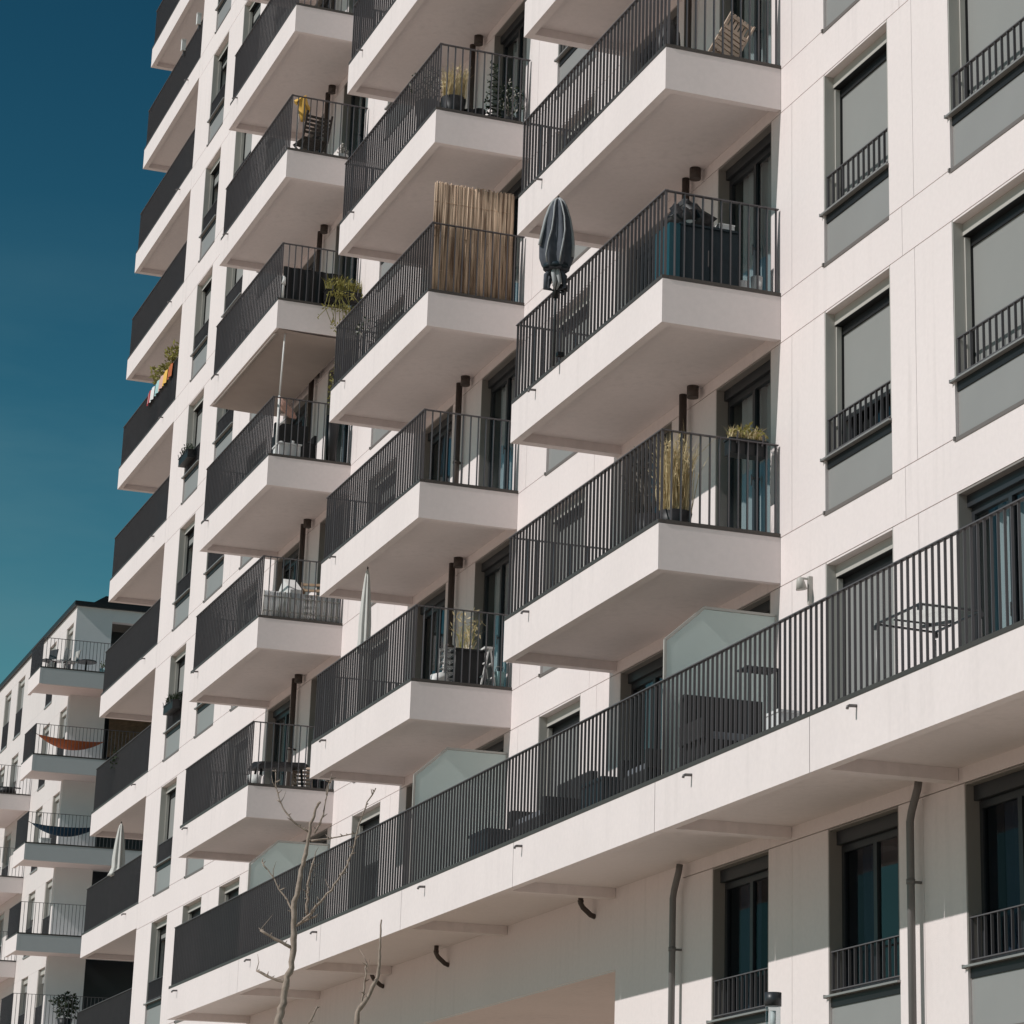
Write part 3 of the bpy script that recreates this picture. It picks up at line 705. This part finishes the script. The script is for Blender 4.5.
d_ = Vector((-.1,.46,.88)).normalized(); v_ = Vector((0,.83,-.55)).normalized(); v_ = (v_-d_*v_.dot(d_)).normalized(); n_ = d_.cross(v_); o_ = Vector((.02,-.02,.42))
mb = MB()
for i in range(7): mb.obox(o_+v_*(-.15+.05*i), d_*.36, v_*.017, n_*.008, 'woodp')
for t_ in (-.3,0,.3): mb.obox(o_+d_*t_-n_*.018, d_*.02, v_*.17, n_*.009, 'woodp')
obj('backrest', mb, p)
mb = MB()
for i in range(6): mb.obox(o_-n_*.07+d_*(-.28+.07*i), d_*.024, v_*.16, n_*.008, 'woodp')
obj('seat', mb, p)
for q_ in (-.17,.17): mb = MB(); mb.bar(o_-n_*.045+v_*q_-d_*(.42 if q_ > 0 else .44), o_-n_*.045+v_*q_+d_*.34, .03, .022, 'woodp'); obj('leg', mb, p)
slat_chair('dark slatted garden chair under a yellow cloth', (-18.95,-.95,4*H), math.radians(-80), 'darkwood', .5, .3, 5)
folded_chair('folded pale wooden chair standing behind the white gabled board', (-18.62,-.5,H), math.radians(75), 'wood', .35, .9, .42, 7)
folded_chair('wooden folded chair leaning at lowest left balcony rail', (-18.7,-.5,0.), math.radians(70), 'woodp', .6, .62, .36, 6)
mb = MB(); mb.tube([(0,-.1,.85),(0,.0,.95),(0,.06,.7),(.02,.05,.5)],[.05,.1,.09,.04],'yellow',10,flute=(5,.25)); mb.tube([(0,.02,.9),(0,.12,.75),(0,.1,.66)],[.06,.07,.03],'yellow',8,flute=(4,.3)); mb.tube([(0,-.05,-.27),(0,-.03,.86)],.012,'white',6)
thing('yellow_cloth', 'bright yellow cloth draped over a thin white stand', 'cloth', (-18.78,-1.22,4*H+.27), me=mb)
mb = MB(); mb.box(-.28,.26,-.12,.5,.08,.44,'black'); mb.box(-.3,-.2,-.12,.5,.441,.9,'black'); mb.box(-.25,.25,-.16,-.121,.08,.6,'black'); mb.box(-.25,.25,.501,.54,.08,.6,'black')
for sx in (-.24,.2):
    for sy in (-.1,.46): mb.box(sx,sx+.04,sy,sy+.04,0,.079,'black')
thing('garden_armchair', 'boxy black armchair behind the white clamp pole', 'chair', (-19.05,-1.1,2*H), math.radians(0), me=mb, group='chairs on the balconies')
p = thing('side_table', 'small grey box table holding white cups by the clamp pole', 'table', (-18.68,-1.12,2*H))
mb = MB(); mb.box(-.2,.2,-.2,.2,.0,.27,'greyp'); obj('body', mb, p); mb = MB(); mb.box(-.22,.22,-.22,.22,.271,.295,'greyp'); obj('top', mb, p)
for k,(x,y) in enumerate(((-.05,-.1),(.05,.08))):
    mb = MB(); mb.tube([(0,0,0),(0,0,.09)],[.03,.04],'white',12); thing('white_cup', 'white cup on the grey box table by the clamp pole', 'cup', (-18.68+x,-1.12+y,2*H+.296), me=mb, group='white cups on the grey box table')
# black privacy cloth on side rail of B1c
mb = MB(); n = 30; vs = []
for i in range(n):
    y = -1.42+1.12*i/(n-1); x = .012*math.sin(i*1.1); vs += [(x,y,.08),(x*1.3,y,.70)]
mb.add(vs,[(2*i,2*i+2,2*i+3,2*i+1) for i in range(n-1)],'black',True)
vs2 = [(a-.006,b,c) for a,b,c in vs]; mb.add(vs2,[(2*i,2*i+1,2*i+3,2*i+2) for i in range(n-1)],'black',True)
thing('privacy_cloth', 'black privacy cloth tied inside the side railing', 'screen', (-18.52,0,3*H), me=mb)
mb = MB(); mb.tube([(0,0,.0),(0,0,.46)],.03,'white',8); mb.tube([(0,0,.3),(0,.02,.44)],[.05,.03],'white',8)
thing('white_ornament', 'small white post ornament at the black cloth corner', 'ornament', (-18.46,-1.43,3*H+.02), me=mb)
# B1e bamboo strip screen, white gabled cloth
mb = MB()
for i in range(44): y = -1.42+1.36*i/43; mb.tube([(0,y,.0),(0,y,.46+.01*RG.random())],.0145,'greyp' if i%3 else 'metal',6)
mb.box(-.02,.02,-1.43,-.05,.1,.12,'metal'); mb.box(-.02,.02,-1.43,-.05,.36,.38,'metal')
thing('reed_screen', 'low grey cane screen tied along the side railing', 'screen', (-18.50,0,H+.05), me=mb, group='screens along the side rails')
mb = MB(); mb.add([(-.55,0,.44),(.55,0,.44),(.55,0,.58),(.0,0,.90),(-.55,0,.58),(-.55,.22,.44),(.55,.22,.44),(.55,.22,.58),(.0,.22,.90),(-.55,.22,.58)],[(0,1,2,3,4),(9,8,7,6,5),(0,4,9,5),(1,6,7,2),(2,7,8,3),(3,8,9,4)],'white')
for x in (-.5,.5): mb.box(x-.015,x+.015,.08,.11,0,.439,'white')
thing('gabled_board', 'white gable shaped board on legs behind the grey cane screen', 'board', (-19.05,-.95,H), me=mb)
# B1f covered barbecue and pots
p = thing('garden_table', 'low black table with dark cover at the lowest left balcony', 'table', (-18.95,-.85,0))
mb = MB(); mb.add([(-.3,-.5,.40),(.3,-.5,.34),(.3,.45,.46),(-.3,.45,.46),(-.25,-.4,.56),(.2,-.35,.50),(.22,.4,.53),(-.25,.4,.56)],[(3,2,1,0),(4,5,6,7),(0,1,5,4),(1,2,6,5),(2,3,7,6),(3,0,4,7)],'black'); obj('cover', mb, p)
for sx in (-.22,.22):
    for sy in (-.4,.38): mb = MB(); mb.bar((sx,sy,0),(sx*.9,sy*.9,.42),.035,.035,'black'); obj('leg', mb, p)
mb = MB(); lathe_pot(mb,(0,0,0),.12,.22,'white',.1); mb.tube([(0,0,.2),(0,0,.205)],.1,'darkwood',12); thing('plant_pot', 'white pot at the outer corner of lowest left balcony', 'pot', (-18.6,-1.36,0), me=mb)
for k,(y,h) in enumerate(((-.30,.24),(-.16,.2))):
    mb = MB(); lathe_pot(mb,(0,0,0),.06,h,'black'); thing('plant_pot', 'small black pot by the wall of lowest left balcony', 'pot', (-18.52,y,0), me=mb, group='small black pots at the lowest left balcony')
# B2b reed screen
mb = MB(); n = 90; rs = random.Random(4)
for i in range(n):
    y = -1.44+1.26*i/(n-1); h = 1.82+rs.uniform(-.025,.015); mb.tube([(rs.uniform(-.006,.006),y,.05),(rs.uniform(-.006,.006),y,h)], .0095,'reed',5)
for z in (.4,.95,1.5): mb.box(-.0115,.0115,-1.445,-.17,z,z+.005,'reed')
thing('reed_screen', 'tall brown reed privacy screen fixed inside a side railing', 'screen', (-9.33,0,2*H), me=mb, group='screens along the side rails')
# B2d clutter
p = thing('wire_rack', 'narrow silver wire rack left of black planter cube', 'rack', (-9.62,-.86,0))
mb = MB()
for sx in (-.12,.12):
    for sy in (-.08,.08): mb.tube([(sx,sy,0),(sx,sy,.64)],.009,'sill',6)
obj('upright', mb, p)
for i in range(7):
    mb = MB(); z = .06+.09*i
    for j in range(6): mb.bar((-.12,-.08+.032*j,z),(.12,-.08+.032*j,z),.008,.008,'sill')
    mb.box(.115,.125,-.09,.09,z-.012,z+.012,'sill'); mb.box(-.125,-.115,-.09,.09,z-.012,z+.012,'sill'); obj('shelf', mb, p)
p = thing('potted_bamboo', 'sparse bamboo in a large black cube planter', 'plant', (-9.68,-.56,0))
mb = MB(); mb.box(-.21,.21,-.21,.21,0,.58,'black'); mb.box(-.225,.225,-.225,.225,.581,.61,'black'); obj('pot', mb, p)
mb = MB(); mb.blades(14,(0,0,.6),(.13,.13),.6,'leafy',RG,.2,.012); mb.blades(30,(0,0,.6),(.15,.15),.55,'straw',RG,.3,.008); mb.leaves(80,(0,0,1.0),(.2,.25,.3),.1,'straw',RG,4.); obj('foliage', mb, p)
for s in range(2):
    pass
p = thing('folding_steps', 'white folded step stool right of black planter cube', 'step stool', (-9.52,-.31,0))
for s,(y0,y1) in enumerate(((-.12,-.0),(.12,.02))):
    mb = MB()
    for x in (-.14,.14): mb.bar((x,y0,0),(x,y1,.62),.03,.02,'white')
    for z in (.2,.4): mb.box(-.14,.14,y0+(y1-y0)*z/.62-.02,y0+(y1-y0)*z/.62+.02,z,z+.02,'white')
    obj('leg_frame', mb, p)
mb = MB(); mb.box(-.16,.16,-.07,.08,.621,.65,'white'); obj('top', mb, p)
mb = MB(); mb.tube([(0,0,0),(0,0,.3)],[.06,.08],'ltblue',14); mb.tube([(0,-.08,.29),(0,-.05,.38),(0,.05,.38),(0,.08,.29)],.006,'sill',5)
thing('blue_pail', 'pale blue pail beside the house wall, middle balcony', 'bucket', (-9.42,-.12,0), me=mb)
mb = MB(); mb.tube([(0,-.14,.0),(0,-.05,.1),(0,.06,.16),(0,.12,.0)],[.03,.1,.1,.05],'white',10,flute=(4,.2)); thing('white_sack', 'crumpled white sack on balcony floor left of wire rack', 'sack', (-9.55,-1.0,.02), me=mb)
# B3a bag
mb = MB(); mb.tube([(0,0,0),(0,0,.25),(0,.02,.45),(0,.03,.62)],[.13,.16,.13,.04],'black',12,flute=(5,.12)); thing('black_bag', 'black bag in the outer corner of the top right balcony', 'bag', (-.5,-1.3,2*H+.0), me=mb)
# B0: laundry and little boxes
cols = [('red_towel','red striped towel hung over far corner rail, leftmost of the row','red','towel',-37.05),('white_towel','white towel hung next to the red one on the corner rail','white','towel',-36.75),('blue_cloth','pale blue cloth hung between a white towel and pink cloth','ltblue','cloth',-36.2),('yellow_cloth','yellow cloth hung mid row on the far corner balcony rail','yellow','cloth',-35.35),('pink_cloth','pink cloth hung between blue and yellow cloths on corner rail','pink','cloth',-35.8),('orange_cloth','orange cloth hung rightmost on the far corner rail','orange','cloth',-34.8)]
for nm, lab, m, cat, x in cols:
    mb = MB(); w = .17; n = 7
    top = [( -w+2*w*i/(n-1), .02*math.sin(i*1.3)) for i in range(n)]
    prof = [(.09,1.0),(.05,1.125),(.0,1.135),(-.03,1.1),(-.05,.78)]
    vs = []
    for yy, zz in prof: vs += [(a, yy+b, zz) for a, b in top]
    mb.add(vs, [(r_*n+i, r_*n+i+1, (r_+1)*n+i+1, (r_+1)*n+i) for r_ in range(len(prof)-1) for i in range(n-1)], m, True)
    if m == 'red':
        mb.add([(-.05,-.06,.8),(.04,-.06,.8),(.04,-.04,1.09),(-.05,-.04,1.09)],[(0,1,2,3)],'white')
    thing(nm, lab, cat, (x,.02,4*H), me=mb, group='cloths hung over the far corner rail')
bushy('green tuft plant behind the hung cloths nearest to the wall', (-34.75,.22,4*H), .38, .30, 420, .13, 'leafy', .2, 1.05)
bushy('smaller green tuft behind the pale blue cloth', (-36.3,.25,4*H), .42, .26, 380, .13, 'leafy', .2, 1.08)
for x, z, lab in ((-36.1,7*H,'pale box lamp on a far corner rail, second from the top'),(-34.45,7*H,'pale box lamp on the same rail nearest to the wall')):
    mb = MB(); mb.box(-.06,.06,-.05,.05,1.08,1.36,'white'); mb.box(-.07,.07,-.06,.06,1.361,1.38,'white'); mb.box(-.03,.03,-.0,.04,.95,1.079,'spout')
    thing('rail_box', lab, 'box', (x,-.02,z), me=mb, group='pale boxes on the far corner rail')

# terrace furniture -----------------------------------------------------
p = thing('folding_table', 'glass topped table with thin dark frame on the long terrace', 'table', (5.33,-.94,-H))
fr = MB(); cs4 = [(-.43,-.32),(.46,-.32),(.46,.32),(-.48,.34)]
for a, b in zip(cs4, cs4[1:]+cs4[:1]): fr.bar((*a,.735),(*b,.735),.022,.018,'dark')
obj('frame', fr, p)
tp = MB(); tp.add([(a[0]*.98,a[1]*.98,.752) for a in cs4]+[(a[0]*.98,a[1]*.98,.758) for a in cs4],[(3,2,1,0),(4,5,6,7),(0,1,5,4),(1,2,6,5),(2,3,7,6),(3,0,4,7)],'clear'); obj('top', tp, p)
for a in cs4:
    lg = MB(); lg.box(a[0]-.02,a[0]+.02,a[1]-.02,a[1]+.02,.68,.725,'dark'); lg.tube([(a[0],a[1],0),(a[0],a[1],.66)],.009,'sill',6); obj('leg', lg, p)
st = MB(); st.bar((-.1,-.3,.71),(-.1,.3,.71),.02,.015,'dark'); st.bar((-.2,.05,.70),(.1,.2,.70),.03,.03,'dark'); obj('stretcher', st, p)
def sofa(label, loc, L, rz=0.):
    p = thing('wicker_sofa', label, 'sofa', loc, rz, group='wicker seats on the long terrace')
    mb = MB(); mb.box(-L/2,L/2,-.35,.35,.1,.38,'wicker'); obj('seat', mb, p)
    mb = MB(); mb.box(-L/2,L/2,.28,.38,.381,.98,'wicker'); obj('backrest', mb, p)
    for s in (-1,1): mb = MB(); mb.box(s*L/2-.06,s*L/2+.06,-.35,.279,.381,.6,'wicker'); obj('armrest', mb, p)
    mb = MB(); mb.box(-L/2+.08,L/2-.08,-.3,.26,.381,.47,'curtaing'); obj('cushion', mb, p)
    for sx in (-1,1):
        for sy in (-.3,.3): mb = MB(); mb.box(sx*(L/2-.08)-.025,sx*(L/2-.08)+.025,sy-.025,sy+.025,0,.099,'black'); obj('leg', mb, p)
sofa('high backed dark wicker seat against right face of the big frosted partition', (.42,-.76,-H), .95, math.radians(90))
sofa('dark wicker armchair just left of the big frosted partition', (-1.55,-.8,-H), .8)
sofa('dark wicker seat halfway along the terrace', (-5.2,-.8,-H), 1.2)
mb = MB(); mb.box(-.15,.15,-.12,.12,0,.3,'greyp'); mb.box(-.16,.16,-.13,.13,.301,.33,'greyp')
thing('storage_box', 'small grey lidded box on the terrace floor below the wall lamp', 'box', (2.55,-1.15,-H), me=mb)
p = thing('side_table', 'small dark slatted high table beside the wicker seat', 'table', (1.28,-.85,-H))
mb = MB()
for i in range(6): mb.box(-.15,.15,-.2+.068*i,-.2+.068*i+.055,1.05,1.065,'dark')
obj('top', mb, p)
for sx in (-.12,.12):
    for sy in (-.17,.17): mb = MB(); mb.box(sx-.008,sx+.008,sy-.008,sy+.008,0,1.049,'dark'); obj('leg', mb, p)
for x, lab in ((-3.0,'navy storage tub on the terrace between the doors'),(-7.2,'navy storage tub farther along the terrace')):
    mb = MB(); mb.box(-.35,.35,-.2,.2,0,.5,'navy'); mb.box(-.37,.37,-.22,.22,.501,.54,'navy'); thing('storage_tub', lab, 'storage box', (x,-.9,-H), me=mb, group='navy tubs on the terrace')

# far block furniture ---------------------------------------------------
def hammock(label, loc, m, y0, y1, z0, z1, sag):
    p = thing('hammock', label, 'hammock', loc, group='hammocks on the far block'); mb = MB(); n = 20; k = 7; vs = []
    for i in range(n):
        t_ = i/(n-1); y = y0+(y1-y0)*t_; zc = z0+(z1-z0)*t_-sag*4*t_*(1-t_); w = .5*math.sin(math.pi*min(1,max(0,t_)))**.6+.015
        for j in range(k):
            q = j/(k-1)*2-1; vs.append((w*q, y, zc+.24*(q*q)*math.sin(math.pi*t_)))
    mb.add(vs,[(i*k+j,i*k+j+1,(i+1)*k+j+1,(i+1)*k+j) for i in range(n-1) for j in range(k-1)],m,True)
    obj('cloth', mb, p)
    rp = MB(); rp.tube([(0,y0-.25,z0+.12),(0,y0,z0)],.012,'darkwood',5); rp.tube([(0,y1,z1),(0,y1+.25,z1+.12)],.012,'darkwood',5); obj('rope', rp, p)
    return p
hammock('orange hammock slung across a corner balcony', (-65.3,0,3*H), 'orange', 2.72, 4.95, .80, .74, .40)
p = hammock('dark blue hammock slung below the orange one', (-65.3,0,2*H), 'bluec', 2.75, 5.0, .78, .82, .40)
def simple_chair(label, loc, rz, m, grp):
    p = thing('balcony_chair', label, 'chair', loc, rz, group=grp)
    mb = MB(); mb.box(-.22,.22,-.22,.22,.42,.45,m); obj('seat', mb, p); mb = MB(); mb.obox((0,.24,.66),(.21,0,0),(0,.03,.2),(0,.012,-.004),m); obj('backrest', mb, p)
    for sx in (-.2,.2):
        for sy in (-.2,.2): mb = MB(); mb.box(sx-.015,sx+.015,sy-.015,sy+.015,0,.419,m); obj('leg', mb, p)
G2 = 'chairs on the far block top balcony'
simple_chair('dark chair at the outer rail, far block top corner balcony', (-65.5,2.85,4*H), .5, 'dark', G2)
simple_chair('white chair, second from the outer rail of the far block', (-65.4,3.25,4*H), -.6, 'white', G2)
simple_chair('grey chair beside the round dark table, far block', (-65.4,3.6,4*H), .2, 'metal', G2)
p = thing('round_table', 'dark round table on the top corner balcony of far block', 'table', (-65.4,4.15,4*H))
mb = MB(); mb.tube([(0,0,.48),(0,0,.52)],.36,'dark',20); obj('top', mb, p); mb = MB(); mb.tube([(0,0,0),(0,0,.04),(0,0,.06),(0,0,.48)],[.2,.2,.03,.03],'dark',12); obj('pedestal', mb, p)
mb = MB(); lathe_pot(mb,(0,0,0),.15,.3,'ltblue'); mb.leaves(60,(0,0,.4),(.15,.15,.15),.1,'leafg',RG); thing('potted_plant', 'green plant in pale pot right of the dark round table', 'plant', (-65.3,4.75,4*H), me=mb)
mb = MB(); mb.box(-.2,.2,-.16,.16,0,.26,'white'); mb.box(-.21,.21,-.17,.17,.261,.29,'white'); thing('white_crate', 'small white crate under the blue hammock', 'crate', (-65.3,3.25,2*H), me=mb)
mb = MB(); mb.tube([(0,0,0),(0,0,.1),(0,0,.3)],[.2,.35,.3],'black',12); mb.box(-.02,.02,-.5,.5,.3,.34,'black'); thing('kettle_barbecue', 'black barbecue on the third storey balcony of the far block', 'barbecue', (-73.2,3.1,3*H+.0), me=mb)
bushy('big dark palm like plant on lowest visible far block balcony', (-65.4,4.4,0), .42, .42, 300, .17, 'leafd', .25, .4)

mb = MB(); rq_ = random.Random(8)
for i in range(44): mb.tube([(rq_.uniform(-.01,.01),0,.045*i),(rq_.uniform(-.01,.01),2.6,.045*i+.004)], .021, 'cane', 5)
thing('cane_blind', 'brown cane blind hanging in an end wall opening of the far block', 'blind', (LX+.06,5.3,3*H+.5), me=mb)
# ------------------------------------------------------------------ young bare trees and lamp
def bare_tree(label, base, trunk, branches, grp):
    p = thing('bare_tree', label, 'tree', base, group=grp); B = Vector(base)
    def rel(pts): return [Vector(q)-B for q in pts]
    def knobby(mb, pts, r0, r1, m='bark', n=8):
        out = []; rad = []
        for i in range(len(pts)-1):
            for s in range(4):
                t_ = s/4; q = pts[i].lerp(pts[i+1], t_); a = (i+t_)/(len(pts)-1)
                out.append(q+Vector((RG.gauss(0,.004),RG.gauss(0,.004),0))); rad.append((r0+(r1-r0)*a)*RG.uniform(.86,1.17))
        out.append(pts[-1]); rad.append(r1); mb.tube(out, rad, m, n)
    mb = MB(); knobby(mb, rel(trunk[0]), trunk[1], trunk[2], n=10); obj('trunk', mb, p)
    for pts, r0, r1 in branches:
        mb = MB(); q = rel(pts); knobby(mb, q, r0, r1, n=6)
        for i in range(1, len(q)):
            for _ in range(3):
                b0 = q[i-1].lerp(q[i], RG.random()); d = Vector((RG.gauss(0,1),RG.gauss(0,1),RG.random()+.3)).normalized()*RG.uniform(.015,.05); mb.tube([b0, b0+d*.6, b0+d], [.0055,.004,.0015], 'bark', 5)
            if RG.random() < .3:
                d = Vector((RG.gauss(0,.6),RG.gauss(0,.6),1)).normalized()*RG.uniform(.1,.22); mb.tube([q[i], q[i]+d*.5+Vector((0,RG.gauss(0,.01),0)), q[i]+d], [.004,.003,.001], 'bark', 5)
        obj('branch', mb, p)
tb = (7.28,-7.5,GROUND)
bare_tree('young leafless tree with thin trunk before the terrace', tb,
  ([tb,(7.29,-7.5,-8.2),(7.3,-7.49,-6.43),(7.31,-7.47,-6.32),(7.31,-7.45,-6.15),(7.33,-7.42,-6.02),(7.33,-7.41,-5.85),(7.33,-7.42,-5.69),(7.33,-7.42,-5.53),(7.34,-7.39,-5.33),(7.35,-7.36,-5.17),(7.36,-7.35,-5.02),(7.37,-7.33,-4.91),(7.38,-7.3,-4.8),(7.39,-7.28,-4.77)], .034, .008),
  [([(7.31,-7.45,-6.13),(7.25,-7.56,-6.09),(7.20,-7.65,-6.04)],.013,.009),
   ([(7.33,-7.43,-5.87),(7.32,-7.52,-5.83),(7.28,-7.66,-5.75)],.012,.009),
   ([(7.33,-7.42,-5.62),(7.28,-7.47,-5.51),(7.22,-7.57,-5.35),(7.16,-7.65,-5.22)],.008,.003),
   ([(7.36,-7.36,-5.0),(7.33,-7.48,-4.92),(7.30,-7.57,-4.79),(7.28,-7.6,-4.68),(7.26,-7.61,-4.53)],.008,.004),
   ([(7.37,-7.31,-5.01),(7.38,-7.26,-4.91),(7.37,-7.23,-4.71),(7.38,-7.2,-4.55)],.008,.004),
   ([(7.34,-7.4,-5.71),(7.34,-7.32,-5.66),(7.34,-7.25,-5.63)],.009,.006),
   ([(7.34,-7.4,-5.71),(7.40,-7.32,-5.63),(7.44,-7.27,-5.55),(7.49,-7.19,-5.45),(7.53,-7.1,-5.29),(7.54,-7.05,-5.16),(7.56,-7.02,-4.95),(7.58,-6.96,-4.78),(7.6,-6.91,-4.67)],.009,.005),
   ([(7.37,-7.33,-5.63),(7.36,-7.34,-5.47),(7.37,-7.33,-5.33),(7.38,-7.3,-5.2)],.010,.006),
   ([(7.37,-7.33,-5.07),(7.42,-7.16,-5.04),(7.46,-7.01,-5.0)],.008,.004)], 'young bare trees')
tb = (6.02,-6.6,GROUND)
bare_tree('second shorter leafless tree with a forked top below the terrace', tb,
  ([tb,(6.04,-6.58,-8.),(6.07,-6.55,-6.5),(6.08,-6.52,-6.19),(6.11,-6.45,-6.07),(6.14,-6.39,-5.92),(6.14,-6.38,-5.79),(6.14,-6.38,-5.64),(6.14,-6.38,-5.46)], .03, .006),
  [([(6.09,-6.5,-6.16),(6.1,-6.48,-5.96),(6.1,-6.47,-5.81)],.009,.006),
   ([(6.05,-6.57,-7.2),(5.98,-6.75,-6.6),(5.93,-6.88,-6.29),(5.95,-6.82,-6.15)],.012,.008)], 'young bare trees')
p = thing('street_lamp', 'slender street lamp with a cylinder lantern at the lower edge', 'lamp', (5.11,-2.43,GROUND+.12))
mb = MB(); mb.tube([(0,0,-.12),(0,0,.8),(0,0,.82),(0,0,3.78)],[.06,.06,.045,.04],'metal',12); obj('post', mb, p)
mb = MB(); mb.tube([(0,0,4.02),(0,0,4.14)],.075,'dark',18); obj('cap', mb, p); mb = MB(); mb.tube([(0,0,3.76),(0,0,3.789)],.07,'dark',18); obj('collar', mb, p)
mb = MB(); mb.tube([(0,0,3.79),(0,0,4.02)],.066,'glass',18,cap=False); mb.tube([(0,0,3.79),(0,0,3.98)],.025,'white',12); obj('lantern', mb, p)

# ------------------------------------------------------------------ light, sky, camera
EL, AZ = R(40.1), R(5.3)
to_sun = Vector((math.sin(AZ)*math.cos(EL), -math.cos(AZ)*math.cos(EL), math.sin(EL)))
sd = bpy.data.lights.new('sun', 'SUN'); sd.energy = 3.25; sd.angle = R(.53); sd.color = (1., .955, .93)
so = bpy.data.objects.new('sun', sd); COL.objects.link(so); so.rotation_euler = to_sun.to_track_quat('Z', 'Y').to_euler(); so.location = (0,-40,40)
wd = bpy.data.worlds.new('World'); S.world = wd; wd.use_nodes = True
nt = wd.node_tree; bg = nt.nodes['Background']; bg.inputs[1].default_value = .10
sk = nt.nodes.new('ShaderNodeTexSky'); sk.sky_type = 'NISHITA'; sk.sun_disc = False; sk.sun_elevation = EL; sk.sun_rotation = math.pi-AZ
sk.air_density = 1.; sk.dust_density = .3; sk.ozone_density = 1.5
# the photograph's sky is graded towards a deep teal: per-channel power curve on the physical sky
sep = nt.nodes.new('ShaderNodeSeparateColor'); com = nt.nodes.new('ShaderNodeCombineColor'); nt.links.new(sk.outputs[0], sep.inputs[0])
for i, (ex, co_, mx_) in enumerate(((3.2, 8.1, .15), (2.4, 2.94, .36), (2.3, 1.34, .37))):
    a_ = nt.nodes.new('ShaderNodeMath'); a_.operation = 'MULTIPLY'; a_.inputs[1].default_value = .1
    b_ = nt.nodes.new('ShaderNodeMath'); b_.operation = 'POWER'; b_.inputs[1].default_value = ex
    c_ = nt.nodes.new('ShaderNodeMath'); c_.operation = 'MULTIPLY'; c_.inputs[1].default_value = co_*10
    d_ = nt.nodes.new('ShaderNodeMath'); d_.operation = 'MINIMUM'; d_.inputs[1].default_value = mx_*10
    nt.links.new(sep.outputs[i], a_.inputs[0])
    for p_, q_ in ((a_, b_), (b_, c_), (c_, d_)): nt.links.new(p_.outputs[0], q_.inputs[0])
    nt.links.new(d_.outputs[0], com.inputs[i])
tcw = nt.nodes.new('ShaderNodeTexCoord'); mpw = nt.nodes.new('ShaderNodeMapping'); mpw.inputs['Scale'].default_value = (2.2, 2.2, 9.); mpw.inputs['Location'].default_value = (.3, .1, .35)
nzw = nt.nodes.new('ShaderNodeTexNoise'); nzw.inputs['Scale'].default_value = 2.; nzw.inputs['Detail'].default_value = 6.; nzw.inputs['Roughness'].default_value = .55
rgw = nt.nodes.new('ShaderNodeMapRange'); rgw.inputs[1].default_value = .40; rgw.inputs[2].default_value = .8; rgw.inputs[3].default_value = 0.; rgw.inputs[4].default_value = .55
mxw = nt.nodes.new('ShaderNodeMix'); mxw.data_type = 'RGBA'; mxw.inputs[7].default_value = (1.1, 2.3, 2.7, 1)
nt.links.new(tcw.outputs['Generated'], mpw.inputs[0]); nt.links.new(mpw.outputs[0], nzw.inputs[0]); nt.links.new(nzw.outputs[0], rgw.inputs[0])
spw = nt.nodes.new('ShaderNodeSeparateXYZ'); nt.links.new(tcw.outputs['Generated'], spw.inputs[0])
mkw = nt.nodes.new('ShaderNodeMapRange'); mkw.inputs[1].default_value = .37; mkw.inputs[2].default_value = .28; nt.links.new(spw.outputs[2], mkw.inputs[0])
mmw = nt.nodes.new('ShaderNodeMath'); mmw.operation = 'MULTIPLY'; nt.links.new(rgw.outputs[0], mmw.inputs[0]); nt.links.new(mkw.outputs[0], mmw.inputs[1]); nt.links.new(mmw.outputs[0], mxw.inputs[0])
nt.links.new(com.outputs[0], mxw.inputs[6]); nt.links.new(mxw.outputs[2], bg.inputs[0])


cam = bpy.data.cameras.new('camera'); co = bpy.data.objects.new('camera', cam); COL.objects.link(co); S.camera = co
r_ = Vector((0.39539078,0.91845975,0.00989015)); u_ = Vector((0.28495807,-0.13289461,0.94928285)); f_ = Vector((-0.87319243,0.37251941,0.31426782))
m4 = Matrix((r_, u_, -f_)).transposed().to_4x4(); m4.translation = Vector((27.836,-12.868,-8.4056)); co.matrix_world = m4
cam.sensor_width = 36; cam.sensor_fit = 'HORIZONTAL'; cam.lens = 2762.589/1024*36
cam.shift_x = (512-702.596)/1024; cam.shift_y = (393.028-512)/1024
cam.clip_start = .1; cam.clip_end = 3000
S.view_settings.view_transform = 'Standard'; S.view_settings.look = 'None'; S.view_settings.exposure = 0.; S.view_settings.gamma = 1.
S.cycles.max_bounces = 8; S.cycles.diffuse_bounces = 4; S.cycles.transparent_max_bounces = 12
